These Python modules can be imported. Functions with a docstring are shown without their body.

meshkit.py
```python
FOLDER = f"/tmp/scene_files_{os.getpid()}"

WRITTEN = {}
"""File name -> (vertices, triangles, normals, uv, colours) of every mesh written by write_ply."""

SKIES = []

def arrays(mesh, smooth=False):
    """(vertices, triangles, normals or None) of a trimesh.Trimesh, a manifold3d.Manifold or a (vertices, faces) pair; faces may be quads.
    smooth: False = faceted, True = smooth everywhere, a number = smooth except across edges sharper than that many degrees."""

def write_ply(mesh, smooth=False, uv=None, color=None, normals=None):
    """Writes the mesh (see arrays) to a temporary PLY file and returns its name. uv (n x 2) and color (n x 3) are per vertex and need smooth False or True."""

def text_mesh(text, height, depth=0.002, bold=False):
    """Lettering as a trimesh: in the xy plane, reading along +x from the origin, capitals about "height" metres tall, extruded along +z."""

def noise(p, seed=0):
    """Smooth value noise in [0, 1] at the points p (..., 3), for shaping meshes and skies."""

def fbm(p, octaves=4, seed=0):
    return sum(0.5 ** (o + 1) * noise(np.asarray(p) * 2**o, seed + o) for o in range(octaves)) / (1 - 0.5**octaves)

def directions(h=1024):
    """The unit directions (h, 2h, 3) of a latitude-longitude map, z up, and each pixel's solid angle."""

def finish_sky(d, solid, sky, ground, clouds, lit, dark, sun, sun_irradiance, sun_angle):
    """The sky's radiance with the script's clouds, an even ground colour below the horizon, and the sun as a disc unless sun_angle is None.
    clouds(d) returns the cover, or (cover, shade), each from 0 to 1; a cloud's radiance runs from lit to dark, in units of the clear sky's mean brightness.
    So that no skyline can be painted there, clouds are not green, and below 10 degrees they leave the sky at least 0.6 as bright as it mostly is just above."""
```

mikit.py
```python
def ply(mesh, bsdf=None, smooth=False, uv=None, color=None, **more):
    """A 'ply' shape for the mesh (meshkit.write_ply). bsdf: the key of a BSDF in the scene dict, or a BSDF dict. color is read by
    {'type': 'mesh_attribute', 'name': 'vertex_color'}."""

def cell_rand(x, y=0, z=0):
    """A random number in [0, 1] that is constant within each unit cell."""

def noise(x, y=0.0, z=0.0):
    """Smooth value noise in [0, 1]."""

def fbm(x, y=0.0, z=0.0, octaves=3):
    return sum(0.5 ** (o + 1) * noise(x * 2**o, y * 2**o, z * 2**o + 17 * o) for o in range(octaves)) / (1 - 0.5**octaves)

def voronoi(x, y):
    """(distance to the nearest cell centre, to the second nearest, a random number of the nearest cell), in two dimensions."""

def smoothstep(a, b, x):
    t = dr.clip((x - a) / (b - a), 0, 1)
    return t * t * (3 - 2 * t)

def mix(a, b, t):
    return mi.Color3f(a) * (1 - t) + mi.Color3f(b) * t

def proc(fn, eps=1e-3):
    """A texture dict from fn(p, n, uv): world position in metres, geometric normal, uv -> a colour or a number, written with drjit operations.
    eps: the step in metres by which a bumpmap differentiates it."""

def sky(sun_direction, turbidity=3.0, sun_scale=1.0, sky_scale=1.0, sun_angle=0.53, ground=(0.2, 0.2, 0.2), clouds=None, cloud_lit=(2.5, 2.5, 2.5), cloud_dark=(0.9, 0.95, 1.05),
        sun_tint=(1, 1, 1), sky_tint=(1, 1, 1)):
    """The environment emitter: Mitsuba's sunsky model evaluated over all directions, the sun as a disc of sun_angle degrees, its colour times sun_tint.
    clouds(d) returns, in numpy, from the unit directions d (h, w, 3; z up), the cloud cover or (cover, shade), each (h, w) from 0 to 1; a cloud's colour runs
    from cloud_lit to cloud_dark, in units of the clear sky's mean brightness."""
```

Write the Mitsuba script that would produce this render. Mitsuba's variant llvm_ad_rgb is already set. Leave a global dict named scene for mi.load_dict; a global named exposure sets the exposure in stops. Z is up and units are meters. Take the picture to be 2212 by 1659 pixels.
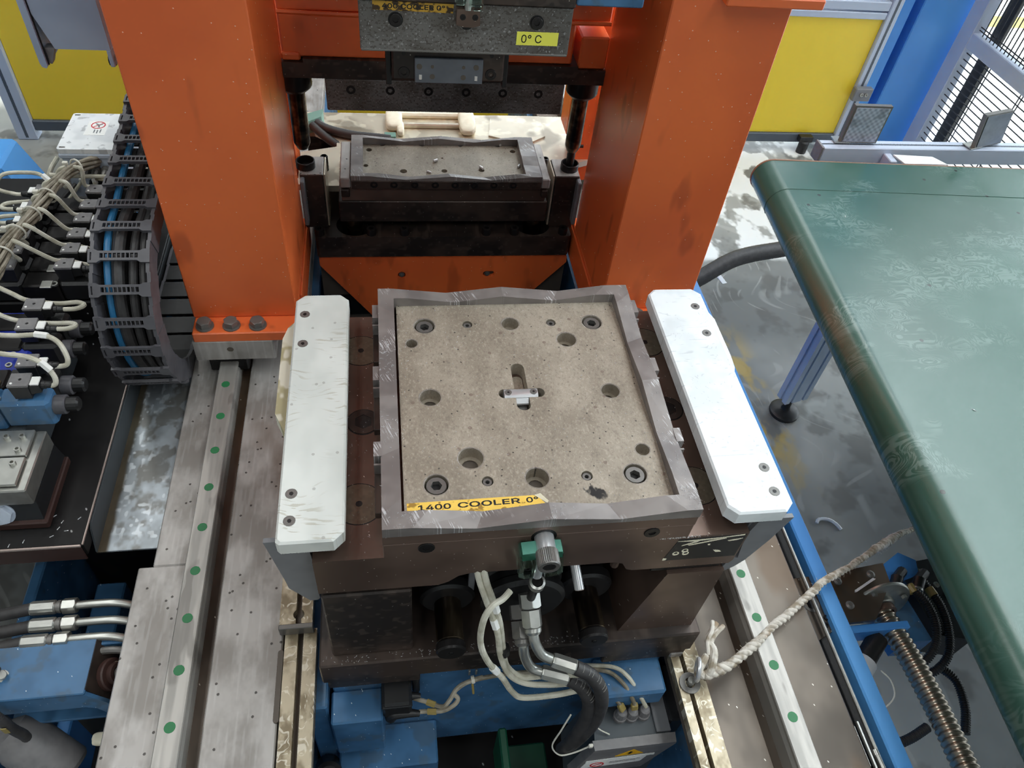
import math, random
import numpy as np, trimesh, shapely
import shapely.geometry as sg
import drjit as dr
import mitsuba as mi
import manifold3d as m3
import mikit, meshkit
from mikit import noise, fbm, voronoi, cell_rand, smoothstep, mix

random.seed(7)
rng = np.random.default_rng(7)
T = mi.ScalarTransform4f
scene, labels = {}, {}

# ------------------------------------------------------------------ camera
CAM = np.array([0.0, 0.0, 1.65])
right = np.array([0.9875373355053916, -0.12870990706285676, 0.09057466978586589])
down = np.array([-0.0353658277599095, -0.7422575850928587, -0.6691807944038547])
fwd = np.array([0.15335993352166027, 0.6576377705059134, -0.7375590102454471])
mat = np.eye(4)
mat[:3, 0], mat[:3, 1], mat[:3, 2], mat[:3, 3] = -right, -down, fwd, CAM
scene['camera'] = {'type': 'perspective', 'fov_axis': 'x', 'fov': 2 * math.degrees(math.atan(1106 / 1628.33)), 'near_clip': 0.02, 'far_clip': 100.0,
                   'to_world': T(mat)}
# ------------------------------------------------------------------ light of the hall
exposure = 0.0
LAMP = (6.2, 6.3, 6.2)       # ceiling light panels
DAY = (5.0, 5.6, 6.0)        # tall windows of the hall's right and far walls


def rgb(r, g, b):
    """sRGB 0..255 -> linear"""
    f = lambda c: c / 12.92 if c <= 0.04045 else ((c + 0.055) / 1.055) ** 2.4
    return tuple(f(c / 255.0) for c in (r, g, b))


def area(rad):
    return {'type': 'area', 'radiance': {'type': 'rgb', 'value': list(rad)}}


# ------------------------------------------------------------------ materials
def prin(key, color, rough=0.5, metal=0.0, spec=0.5, coat=0.0, coat_gloss=0.9, bump=None, bump_eps=0.0008, two=True, **kw):
    d = {'type': 'principled', 'base_color': mikit.proc(color) if callable(color) else {'type': 'rgb', 'value': list(color)},
         'roughness': mikit.proc(rough) if callable(rough) else float(rough), 'metallic': float(metal), 'specular': float(spec)}
    if coat:
        d['clearcoat'], d['clearcoat_gloss'] = float(coat), float(coat_gloss)
    d.update(kw)
    if bump:
        d = {'type': 'bumpmap', 'arbitrary': mikit.proc(bump, eps=bump_eps), 'scale': 1.0, 'bsdf': d}
    scene[key] = {'type': 'twosided', 'bsdf': d} if two else d
    return key


def specks(p, scale, size, keep):
    """sparse small dots of stuck debris, 0..1; p projected on two slanted planes"""
    d, _, w = voronoi((p.x + 0.37 * p.y) * scale, (p.z + 0.61 * p.y) * scale)
    return dr.select((d < size * (0.4 + w)) & (w > keep), mi.Float(1), mi.Float(0))


def orange_col(p, n, uv):
    m = fbm(p.x * 6, p.y * 6, p.z * 5, octaves=3)
    c = mix(rgb(228, 110, 56), rgb(216, 100, 52), smoothstep(0.35, 0.7, m))
    g = fbm(p.x * 28 + 5, p.y * 28, p.z * 9, octaves=3)
    c = mix(c, rgb(150, 64, 38), 0.45 * smoothstep(0.6, 0.78, g))
    return mix(c, rgb(246, 186, 160), 0.9 * specks(p, 60, 0.045, 0.82))


prin('m_orange', orange_col, rough=0.34, spec=0.5)


def dark_col(p, n, uv):
    a = fbm(p.x * 18, p.y * 18, p.z * 18, octaves=4)
    c = mix(rgb(44, 39, 37), rgb(72, 60, 54), smoothstep(0.35, 0.7, a))
    b = fbm(p.x * 90, p.y * 20, p.z * 90, octaves=2)
    c = mix(c, rgb(96, 84, 76), 0.35 * smoothstep(0.58, 0.8, b))
    return mix(c, rgb(190, 186, 178), specks(p, 75, 0.035, 0.85))


prin('m_dark_steel', dark_col, rough=0.42, metal=0.35, spec=0.5)


def brown_col(p, n, uv):
    a = fbm(p.x * 9, p.y * 9, p.z * 9, octaves=4)
    c = mix(rgb(86, 70, 62), rgb(120, 100, 90), smoothstep(0.3, 0.75, a))
    return mix(c, rgb(196, 190, 182), specks(p, 95, 0.045, 0.85))


prin('m_pad', lambda p, n, uv: mix(rgb(96, 88, 76), rgb(112, 104, 90), noise(p.x * 300, p.y * 300, 1.0)), rough=0.3, metal=0.4)
prin('m_brown_steel', brown_col, rough=0.34, metal=0.45, spec=0.5)


def plate_col(p, n, uv):
    a = fbm(p.x * 22, p.y * 14, p.z * 14, octaves=4)
    c = mix(rgb(140, 130, 116), rgb(168, 158, 143), smoothstep(0.3, 0.7, a))
    g = noise(p.x * 760, p.y * 560, p.z * 300) * 0.55 + noise(p.x * 360 + 9, p.y * 260, 3.0) * 0.45
    c = mix(c, rgb(116, 107, 96), 0.42 * smoothstep(0.55, 0.85, g))
    c = mix(c, rgb(190, 181, 166), 0.42 * smoothstep(0.55, 0.9, 1 - g))
    d, _, w = voronoi(p.x * 46, p.y * 46)
    c = mix(c, rgb(112, 92, 82), dr.select((w > 0.86) & (d < 0.12), mi.Float(0.55), mi.Float(0)))
    d2, _, w2 = voronoi(p.x * 120 + 3, p.y * 120)
    c = mix(c, rgb(50, 46, 42), dr.select((w2 > 0.94) & (d2 < 0.13), mi.Float(0.8), mi.Float(0)))
    s = smoothstep(0.026, 0.003, dr.sqrt(dr.square(p.x - 0.234) + dr.square((p.y - 0.489) * 1.6 + 0.6 * (p.x - 0.234)))) * fbm(p.x * 190, p.y * 110, 1.0, octaves=3)
    return mix(c, rgb(28, 26, 25), smoothstep(0.22, 0.42, s))


prin('m_die_plate', plate_col, rough=0.5, metal=0.25, spec=0.5)


def ring_col(p, n, uv):
    a = fbm(p.x * 30, p.y * 30, p.z * 30, octaves=3)
    c = mix(rgb(118, 112, 110), rgb(140, 134, 131), smoothstep(0.3, 0.7, a))
    sc = noise(p.x * 900 + p.y * 380, p.y * 60 - p.x * 40, 2.0)
    patch = smoothstep(0.55, 0.68, fbm(p.x * 34 + 4, p.y * 34, 5.0, octaves=3))
    return mix(c, rgb(214, 214, 216), 0.65 * patch * smoothstep(0.62, 0.85, sc))


prin('m_die_ring', ring_col, rough=0.45, metal=0.3, spec=0.5)


def bed_col(p, n, uv):
    a = fbm(p.x * 26, p.y * 18, p.z * 10, octaves=5)
    c = mix(rgb(140, 135, 130), rgb(176, 172, 168), smoothstep(0.3, 0.68, a))
    w = noise(p.x * 260, p.y * 34, 1.0)
    c = mix(c, rgb(206, 204, 202), 0.18 * smoothstep(0.5, 0.9, w))
    oil = smoothstep(0.60, 0.72, fbm(p.x * 7 + 2.3, p.y * 4.2 + 1.1, 4.0, octaves=4))
    c = mix(c, rgb(104, 88, 74), 0.6 * oil)
    d, _, k = voronoi(p.x * 55, p.y * 55)
    return mix(c, rgb(48, 42, 38), dr.select((k > 0.8) & (d < 0.11), mi.Float(0.85), mi.Float(0)))


prin('m_bed_steel', bed_col, rough=0.45, metal=0.3, spec=0.5)


def tslot_col(p, n, uv):
    a = fbm(p.x * 60, p.y * 40, p.z * 40, octaves=4)
    c = mix(rgb(128, 115, 92), rgb(186, 174, 150), smoothstep(0.35, 0.62, a))
    s = noise(p.x * 130 + 20 * fbm(p.y * 40, p.x * 40, 0.0), p.y * 130, 2.0)
    return mix(c, rgb(226, 220, 204), 0.6 * smoothstep(0.66, 0.85, s))


prin('m_tslot', tslot_col, rough=0.4, metal=0.45, spec=0.5)


def dirty_bed_col(p, n, uv):
    a = fbm(p.x * 11, p.y * 7, p.z * 9, octaves=4)
    c = mix(rgb(70, 62, 54), rgb(112, 102, 92), smoothstep(0.35, 0.68, a))
    oil = smoothstep(0.5, 0.7, fbm(p.x * 9 + 6, p.y * 5, 3.0, octaves=4))
    c = mix(c, rgb(92, 66, 40), 0.5 * oil)
    return mix(c, rgb(190, 184, 176), specks(p, 60, 0.045, 0.85))


prin('m_dirty_bed', dirty_bed_col, rough=0.4, metal=0.4, spec=0.5)


def rail_col(p, n, uv):
    a = fbm(p.x * 90, p.y * 9, 1.0, octaves=3)
    c = mix(rgb(150, 147, 142), rgb(178, 174, 168), smoothstep(0.3, 0.7, a))
    return mix(c, rgb(110, 106, 102), 0.6 * smoothstep(0.66, 0.76, fbm(p.x * 45 + 1, p.y * 13, 7.0, octaves=3)))


prin('m_rail', rail_col, rough=0.42, metal=0.35, spec=0.5)
prin('m_green_plug', rgb(38, 116, 70), rough=0.5)


def pe_left(p, n, uv):
    a = fbm(p.x * 16, p.y * 10, p.z * 14, octaves=4)
    c = mix(rgb(196, 199, 194), rgb(212, 214, 209), smoothstep(0.3, 0.6, a))
    st = noise(p.x * 60 + 5 * noise(p.y * 22, p.x * 12, 1.0), p.y * 560 + 14 * noise(p.x * 26, p.y * 19, 3.0), 2.0)
    zone = smoothstep(0.50, 0.64, fbm(p.x * 15 + 4, p.y * 9 + 2.0, 6.0, octaves=3))
    c = mix(c, rgb(150, 142, 118), 0.45 * zone * smoothstep(0.66, 0.86, st))
    d, _, k = voronoi(p.x * 60, p.y * 60)
    return mix(c, rgb(140, 138, 132), dr.select((k > 0.93) & (d < 0.12), mi.Float(0.5), mi.Float(0)))


def pe_right(p, n, uv):
    a = fbm(p.x * 26, p.y * 22, p.z * 20, octaves=4)
    c = mix(rgb(214, 220, 222), rgb(228, 233, 235), smoothstep(0.35, 0.6, a))
    st = noise(p.x * 60 + 30 * noise(p.y * 30, p.x * 20, 1.0), p.y * 300, 2.0)
    return mix(c, rgb(176, 182, 186), 0.4 * smoothstep(0.8, 0.93, st))


prin('m_guard_aged', pe_left, rough=0.5, spec=0.45)
prin('m_guard_white', pe_right, rough=0.48, spec=0.45)


def resin_col(p, n, uv):
    a = smoothstep(0.5, 0.56, fbm(p.x * 40, p.y * 30, p.z * 18 + 3, octaves=3))
    return mix(rgb(212, 207, 190), rgb(150, 140, 92), 0.75 * a)


prin('m_guard_stained', resin_col, rough=0.4, spec=0.5)
prin('m_black_bolt', rgb(40, 38, 38), rough=0.35, metal=0.5)
prin('m_grey_bolt', rgb(112, 110, 107), rough=0.38, metal=0.45)
prin('m_black', rgb(12, 11, 11), rough=0.5)
prin('m_hole', rgb(92, 84, 76), rough=0.55, metal=0.25)
prin('m_black_plastic', rgb(30, 30, 31), rough=0.42)
prin('m_plug_grey', lambda p, n, uv: mix(rgb(104, 102, 104), rgb(126, 124, 124), fbm(p.x * 80, p.y * 80, p.z * 80)), rough=0.45)
prin('m_chain', lambda p, n, uv: mix(rgb(70, 69, 74), rgb(92, 91, 95), fbm(p.x * 40, p.y * 40, p.z * 40)), rough=0.42)
prin('m_zinc', lambda p, n, uv: mix(rgb(160, 160, 155), rgb(196, 196, 190), fbm(p.x * 60, p.y * 60, p.z * 60)), rough=0.32, metal=0.85)
prin('m_chrome', rgb(205, 206, 208), rough=0.28, metal=0.6)
prin('m_pin', lambda p, n, uv: mix(rgb(52, 46, 42), rgb(112, 98, 80), smoothstep(0.4, 0.75, fbm(p.x * 60, p.y * 20, p.z * 60))), rough=0.22, metal=0.9)
prin('m_grey_paint', lambda p, n, uv: mix(rgb(108, 110, 114), rgb(122, 124, 128), fbm(p.x * 50, p.y * 50, p.z * 50)), rough=0.45)


def blue_col(p, n, uv):
    a = fbm(p.x * 16, p.y * 16, p.z * 12, octaves=4)
    c = mix(rgb(52, 92, 128), rgb(70, 114, 154), smoothstep(0.3, 0.7, a))
    d = smoothstep(0.58, 0.70, fbm(p.x * 40 + 3, p.y * 40, p.z * 22, octaves=4))
    c = mix(c, rgb(76, 92, 104), 0.5 * d)
    return mix(c, rgb(206, 214, 220), specks(p, 90, 0.045, 0.88))


prin('m_blue', blue_col, rough=0.4, spec=0.5)
prin('m_blue_clean', lambda p, n, uv: mix(rgb(70, 140, 214), rgb(92, 164, 232), smoothstep(0.35, 0.65, fbm(p.x * 3, p.y * 3, p.z * 1.6))), rough=0.4)
prin('m_blue_hose', rgb(40, 106, 150), rough=0.4)
prin('m_royal', rgb(28, 48, 150), rough=0.4)
prin('m_yellow_panel', lambda p, n, uv: mix(rgb(232, 200, 44), rgb(240, 210, 62), fbm(p.x * 2.2, p.y * 2.2, p.z * 2.2)), rough=0.42)
prin('m_alu', lambda p, n, uv: mix(rgb(172, 184, 202), rgb(188, 198, 214), fbm(p.x * 8, p.y * 8, p.z * 8)), rough=0.4, metal=0.1)
prin('m_alu_dark', rgb(84, 92, 102), rough=0.45, metal=0.3)
prin('m_enclosure', lambda p, n, uv: mix(rgb(146, 160, 184), rgb(162, 175, 196), smoothstep(0.3, 0.7, fbm(p.x * 9, p.y * 9, p.z * 9))), rough=0.45)
prin('m_box_grey', lambda p, n, uv: mix(rgb(170, 180, 194), rgb(182, 191, 204), fbm(p.x * 20, p.y * 20, p.z * 20)), rough=0.5)
prin('m_box_lid', lambda p, n, uv: mix(mix(rgb(206, 209, 211), rgb(226, 228, 229), smoothstep(0.3, 0.6, fbm(p.x * 22, p.y * 22, 1.0))), rgb(150, 152, 154), 0.6 * smoothstep(0.68, 0.76, fbm(p.x * 60, p.y * 60, 4.0))), rough=0.5)
prin('m_label', rgb(236, 236, 232), rough=0.5)
prin('m_red_ink', rgb(196, 62, 66), rough=0.5)
prin('m_grey_ink', rgb(120, 122, 124), rough=0.5)
prin('m_black_ink', rgb(20, 19, 18), rough=0.5)
prin('m_tape', lambda p, n, uv: mix(mix(rgb(222, 178, 70), rgb(236, 198, 92), fbm(p.x * 50, p.y * 50, p.z * 50)), rgb(120, 84, 26), 0.8 * smoothstep(0.60, 0.74, fbm(p.x * 150, p.y * 150, p.z * 150, octaves=3))), rough=0.5)
prin('m_tape_worn', lambda p, n, uv: mix(rgb(196, 150, 50), rgb(64, 46, 22), smoothstep(0.46, 0.6, fbm(p.x * 160, p.y * 160, p.z * 160, octaves=3))), rough=0.5)
prin('m_sticker', rgb(242, 238, 92), rough=0.5)
prin('m_cable', lambda p, n, uv: mix(rgb(176, 172, 154), rgb(206, 203, 188), smoothstep(0.3, 0.7, fbm(p.x * 60, p.y * 60, p.z * 60, octaves=3))), rough=0.5)
prin('m_cable_dirty', lambda p, n, uv: mix(rgb(112, 104, 88), rgb(160, 152, 136), smoothstep(0.3, 0.7, fbm(p.x * 60, p.y * 60, p.z * 60, octaves=3))), rough=0.5)
prin('m_tie', rgb(216, 213, 200), rough=0.45)
prin('m_amber', rgb(150, 132, 78), rough=0.4)
prin('m_rubber', lambda p, n, uv: mix(rgb(44, 43, 44), rgb(64, 62, 62), fbm(p.x * 70, p.y * 70, p.z * 70)), rough=0.5)
prin('m_hose_text', rgb(140, 138, 134), rough=0.6)


def table_col(p, n, uv):
    a = fbm(p.x * 16, p.y * 16, p.z * 16, octaves=3)
    return mix(mix(rgb(13, 13, 14), rgb(26, 24, 24), a), rgb(150, 150, 150), specks(p, 34, 0.04, 0.9))


prin('m_black_table', table_col, rough=0.5, spec=0.3)
prin('m_edge_worn', rgb(176, 160, 152), rough=0.35, metal=0.6)
prin('m_rust_edge', rgb(58, 38, 34), rough=0.5)
prin('m_sheet_grey', rgb(74, 80, 84), rough=0.5, metal=0.2)


def tray_col(p, n, uv):
    a = fbm(p.x * 22, p.y * 16, 1.0, octaves=4)
    c = mix(rgb(140, 146, 150), rgb(178, 186, 192), smoothstep(0.3, 0.7, a))
    d = smoothstep(0.56, 0.68, fbm(p.x * 30 + 7, p.y * 26, 3.0, octaves=4))
    c = mix(c, rgb(104, 100, 92), 0.7 * d)
    s = smoothstep(0.6, 0.8, noise(p.x * 160, p.y * 120, 5.0)) * smoothstep(0.5, 0.65, fbm(p.x * 12, p.y * 9, 2.0))
    c = mix(c, rgb(224, 230, 234), 0.6 * s)
    edge = smoothstep(-0.486, -0.494, p.x + 0.006 * noise(p.y * 40, 1.0, 1.0))
    return mix(c, mix(rgb(122, 112, 94), rgb(92, 84, 70), fbm(p.x * 60, p.y * 40, 1.0)), edge)


prin('m_tray', tray_col, rough=0.38, metal=0.5)


def beige_col(p, n, uv):
    a = fbm(p.x * 8, p.y * 8, 1.0, octaves=4)
    c = mix(rgb(176, 164, 144), rgb(214, 204, 184), smoothstep(0.35, 0.65, a))
    s = smoothstep(0.55, 0.7, fbm(p.x * 30 + 5, p.y * 30, 2.0, octaves=3))
    c = mix(c, rgb(238, 230, 208), 0.7 * s)
    return mix(c, rgb(120, 108, 92), 0.6 * smoothstep(0.66, 0.76, fbm(p.x * 11 + 9, p.y * 11, 8.0, octaves=3)))


prin('m_oily_plate', beige_col, rough=0.32, metal=0.5)
prin('m_masking', lambda p, n, uv: mix(rgb(224, 216, 190), rgb(246, 240, 218), fbm(p.x * 90, p.y * 90, p.z * 90, octaves=3)), rough=0.6)
prin('m_teal_tape', rgb(112, 150, 138), rough=0.4)


def belt_col(p, n, uv):
    a = fbm(p.x * 3, p.y * 3, p.z * 3, octaves=3)
    c = mix(rgb(36, 74, 62), rgb(48, 88, 76), smoothstep(0.3, 0.7, a))
    dust = smoothstep(0.5, 0.72, fbm(p.x * 7 + 3, p.y * 9, 2.0, octaves=4)) * smoothstep(0.35, 0.7, noise(p.x * 120 + 40 * noise(p.y * 30, p.x * 30, 1.0), p.y * 200, 3.0))
    c = mix(c, rgb(150, 170, 164), 0.22 * dust)
    d, _, k = voronoi(p.x * 16, p.y * 16)
    return mix(c, rgb(22, 26, 22), dr.select((k > 0.955) & (d < 0.045 * (0.5 + k)), mi.Float(0.9), mi.Float(0)))


prin('m_belt', belt_col, rough=lambda p, n, uv: 0.24 + 0.14 * fbm(p.x * 9, p.y * 9, 1.0, octaves=3), spec=0.9)
prin('m_belt_edge', rgb(134, 100, 78), rough=0.5)


def floor_col(p, n, uv):
    a = fbm(p.x * 2.2, p.y * 2.2, 1.0, octaves=5)
    c = mix(rgb(112, 114, 112), rgb(156, 157, 153), smoothstep(0.3, 0.7, a))
    b = fbm(p.x * 12 + 3, p.y * 12, 2.0, octaves=4)
    c = mix(c, rgb(86, 84, 80), 0.6 * smoothstep(0.55, 0.72, b))
    sc = noise(p.x * 60 + 14 * noise(p.y * 6, p.x * 5, 0.0), p.y * 14, 4.0)
    c = mix(c, rgb(186, 186, 182), 0.25 * smoothstep(0.72, 0.9, sc))
    # worn yellow lane paint beside the machine
    lane = smoothstep(0.10, 0.02, dr.abs(p.x - 1.06 - 0.02 * noise(p.y * 6, 1.0, 1.0))) * smoothstep(0.9, 1.25, p.y) * smoothstep(1.75, 1.5, p.y)
    c = mix(c, rgb(176, 148, 62), 0.75 * lane * smoothstep(0.46, 0.66, fbm(p.x * 24, p.y * 14, 9.0, octaves=4)))
    lane2 = smoothstep(0.07, 0.03, dr.abs(p.x - 0.93)) * smoothstep(0.62, 0.5, p.y)
    c = mix(c, rgb(170, 128, 44), 0.8 * lane2 * smoothstep(0.5, 0.66, fbm(p.x * 28, p.y * 20, 3.0, octaves=4)))
    # pale repainted strip along the fence and bright yellow aisle lines behind the mesh
    c = mix(c, rgb(226, 228, 226), smoothstep(2.02, 2.06, p.y) * smoothstep(2.9, 2.86, p.y) * smoothstep(0.75, 0.85, p.x) * smoothstep(0.62, 0.5, fbm(p.x * 14, p.y * 10, 5.0, octaves=4)))
    c = mix(c, rgb(224, 226, 226), smoothstep(2.3, 2.4, p.x))
    c = mix(c, rgb(240, 214, 110), smoothstep(0.06, 0.05, dr.abs(p.x - 3.6)) * smoothstep(2.3, 2.4, p.x))
    back = smoothstep(3.0, 3.1, p.y)
    return mix(c, mix(rgb(226, 226, 220), rgb(240, 214, 110), smoothstep(0.09, 0.08, dr.abs(p.y - 4.3))), back)


prin('m_floor', floor_col, rough=0.42, spec=0.4)
prin('m_wall', rgb(150, 152, 152), rough=0.8)
prin('m_ceiling', rgb(150, 152, 152), rough=0.8)
prin('m_wire', rgb(40, 40, 42), rough=0.5)


def rope_col(p, n, uv):
    a = fbm(p.x * 90, p.y * 90, p.z * 90, octaves=3)
    c = mix(rgb(150, 138, 120), rgb(208, 202, 192), smoothstep(0.3, 0.65, a))
    return mix(c, rgb(150, 116, 80), 0.5 * smoothstep(0.6, 0.75, fbm(p.x * 25 + 3, p.y * 25, p.z * 25, octaves=3)))


prin('m_rope', rope_col, rough=0.8)
prin('m_conduit', lambda p, n, uv: mix(rgb(150, 138, 124), rgb(184, 172, 156), fbm(p.x * 40, p.y * 40, p.z * 40)), rough=0.26, metal=0.9)
prin('m_swarf', rgb(238, 238, 240), rough=0.3, metal=0.3)
prin('m_slug', rgb(222, 222, 222), rough=0.25, metal=0.6)
prin('m_green_box', rgb(10, 66, 44), rough=0.5)
prin('m_motor_box', rgb(26, 27, 29), rough=0.4)
prin('m_white_plastic', rgb(196, 200, 204), rough=0.45)
prin('m_warn', rgb(224, 170, 34), rough=0.5)
prin('m_blue_grey_plate', lambda p, n, uv: mix(rgb(92, 98, 108), rgb(118, 124, 134), fbm(p.x * 50, p.y * 50, p.z * 50)), rough=0.32, metal=0.6)


def pitted_col(p, n, uv):
    a = fbm(p.x * 20, p.y * 20, p.z * 20, octaves=3)
    c = mix(rgb(96, 92, 88), rgb(124, 122, 120), smoothstep(0.3, 0.7, a))
    b = fbm(p.x * 300, p.y * 60, p.z * 300, octaves=3)
    c = mix(c, rgb(72, 64, 58), 0.6 * smoothstep(0.52, 0.70, b))
    c = mix(c, rgb(188, 188, 190), 0.5 * smoothstep(0.72, 0.82, fbm(p.x * 420 + 4, p.y * 60, p.z * 260, octaves=2)))
    return c


prin('m_pitted', pitted_col, rough=0.38, metal=0.5)


def reflector_col(p, n, uv):
    fx, fz = (p.x + 0.3 * p.y) * 420, p.z * 420
    g = 0.5 + 0.25 * dr.sin(fx + fz) + 0.25 * dr.sin(fx - fz)
    c = mix(rgb(150, 160, 182), rgb(206, 214, 230), g)
    return mix(c, rgb(110, 116, 130), 0.6 * smoothstep(0.5, 0.7, fbm(p.x * 40, p.y * 20, p.z * 40, octaves=3)))


prin('m_reflector', reflector_col, rough=0.2, metal=0.4, coat=0.6)
scene['m_clear_green'] = {'type': 'dielectric', 'int_ior': 1.45, 'specular_transmittance': {'type': 'rgb', 'value': [0.80, 0.93, 0.86]}}
prin('m_teal', lambda p, n, uv: mix(rgb(62, 122, 106), rgb(96, 152, 136), fbm(p.x * 90, p.y * 90, p.z * 90)), rough=0.4)


# ------------------------------------------------------------------ mesh helpers
def tri(v, f):
    return trimesh.Trimesh(np.asarray(v, float), np.asarray(f, int), process=False)


def join(*ms):
    out = []
    for m in ms:
        out += list(m) if isinstance(m, (list, tuple)) else [m]
    return trimesh.util.concatenate(out)


def man(m):
    return m3.Manifold(m3.Mesh(np.asarray(m.vertices, np.float32), np.asarray(m.faces, np.uint32)))


def tm(m):
    g = m.to_mesh()
    return tri(g.vert_properties[:, :3], g.tri_verts)


def box(lo, hi, c=0.0015):
    """box with chamfered edges"""
    lo, hi = np.minimum(lo, hi).astype(float), np.maximum(lo, hi).astype(float)
    c = min(c, 0.3 * float((hi - lo).min()))
    if c <= 0:
        return trimesh.creation.box(bounds=[lo, hi])
    pts = []
    for s in np.ndindex(2, 2, 2):
        corner = np.where(s, hi, lo)
        inw = np.where(s, -1.0, 1.0) * c
        for a in range(3):
            q = corner + inw
            q[a] = corner[a]
            pts.append(q)
    return trimesh.convex.convex_hull(np.array(pts))


def hull(pts):
    return trimesh.convex.convex_hull(np.asarray(pts, float))


def basis(z):
    z = np.asarray(z, float) / np.linalg.norm(z)
    a = np.cross([0, 0, 1.0], z) if abs(z[2]) < 0.95 else np.cross([0, 1.0, 0], z)
    a /= np.linalg.norm(a)
    return np.stack([a, np.cross(z, a), z], 1)


def place(m, o=(0, 0, 0), z=(0, 0, 1), x=None):
    """a mesh built along +z, moved to o with its z axis along z (and x axis near x)"""
    if x is None:
        R = basis(z)
    else:
        z = np.asarray(z, float) / np.linalg.norm(z)
        x = np.asarray(x, float) - np.dot(x, z) * z
        x /= np.linalg.norm(x)
        R = np.stack([x, np.cross(z, x), z], 1)
    return tri(np.asarray(m.vertices) @ R.T + np.asarray(o, float), m.faces)


def cyl(p0, p1, r, n=24, ch=0.0):
    p0, p1 = np.asarray(p0, float), np.asarray(p1, float)
    h = np.linalg.norm(p1 - p0)
    prof = [(0, 0), (r, 0), (r, h - ch), (r - ch, h), (0, h)] if ch else [(0, 0), (r, 0), (r, h), (0, h)]
    return lathe(prof, p0, p1 - p0, n)


def lathe(prof, o=(0, 0, 0), z=(0, 0, 1), n=24):
    """profile of (radius, height), bottom to top, revolved about z"""
    v, f, rings = [], [], []
    ang = np.arange(n) * 2 * np.pi / n
    for r, h in prof:
        if r <= 1e-9:
            rings.append([len(v)])
            v.append((0, 0, h))
        else:
            rings.append(list(range(len(v), len(v) + n)))
            v += [(r * c, r * s, h) for c, s in zip(np.cos(ang), np.sin(ang))]
    for a, b in zip(rings[:-1], rings[1:]):
        for i in range(n):
            j = (i + 1) % n
            if len(a) == 1 and len(b) == 1:
                continue
            if len(a) == 1:
                f.append((a[0], b[j], b[i]))
            elif len(b) == 1:
                f.append((a[i], a[j], b[0]))
            else:
                f += [(a[i], a[j], b[j]), (a[i], b[j], b[i])]
    return place(tri(v, f), o, z)


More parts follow.
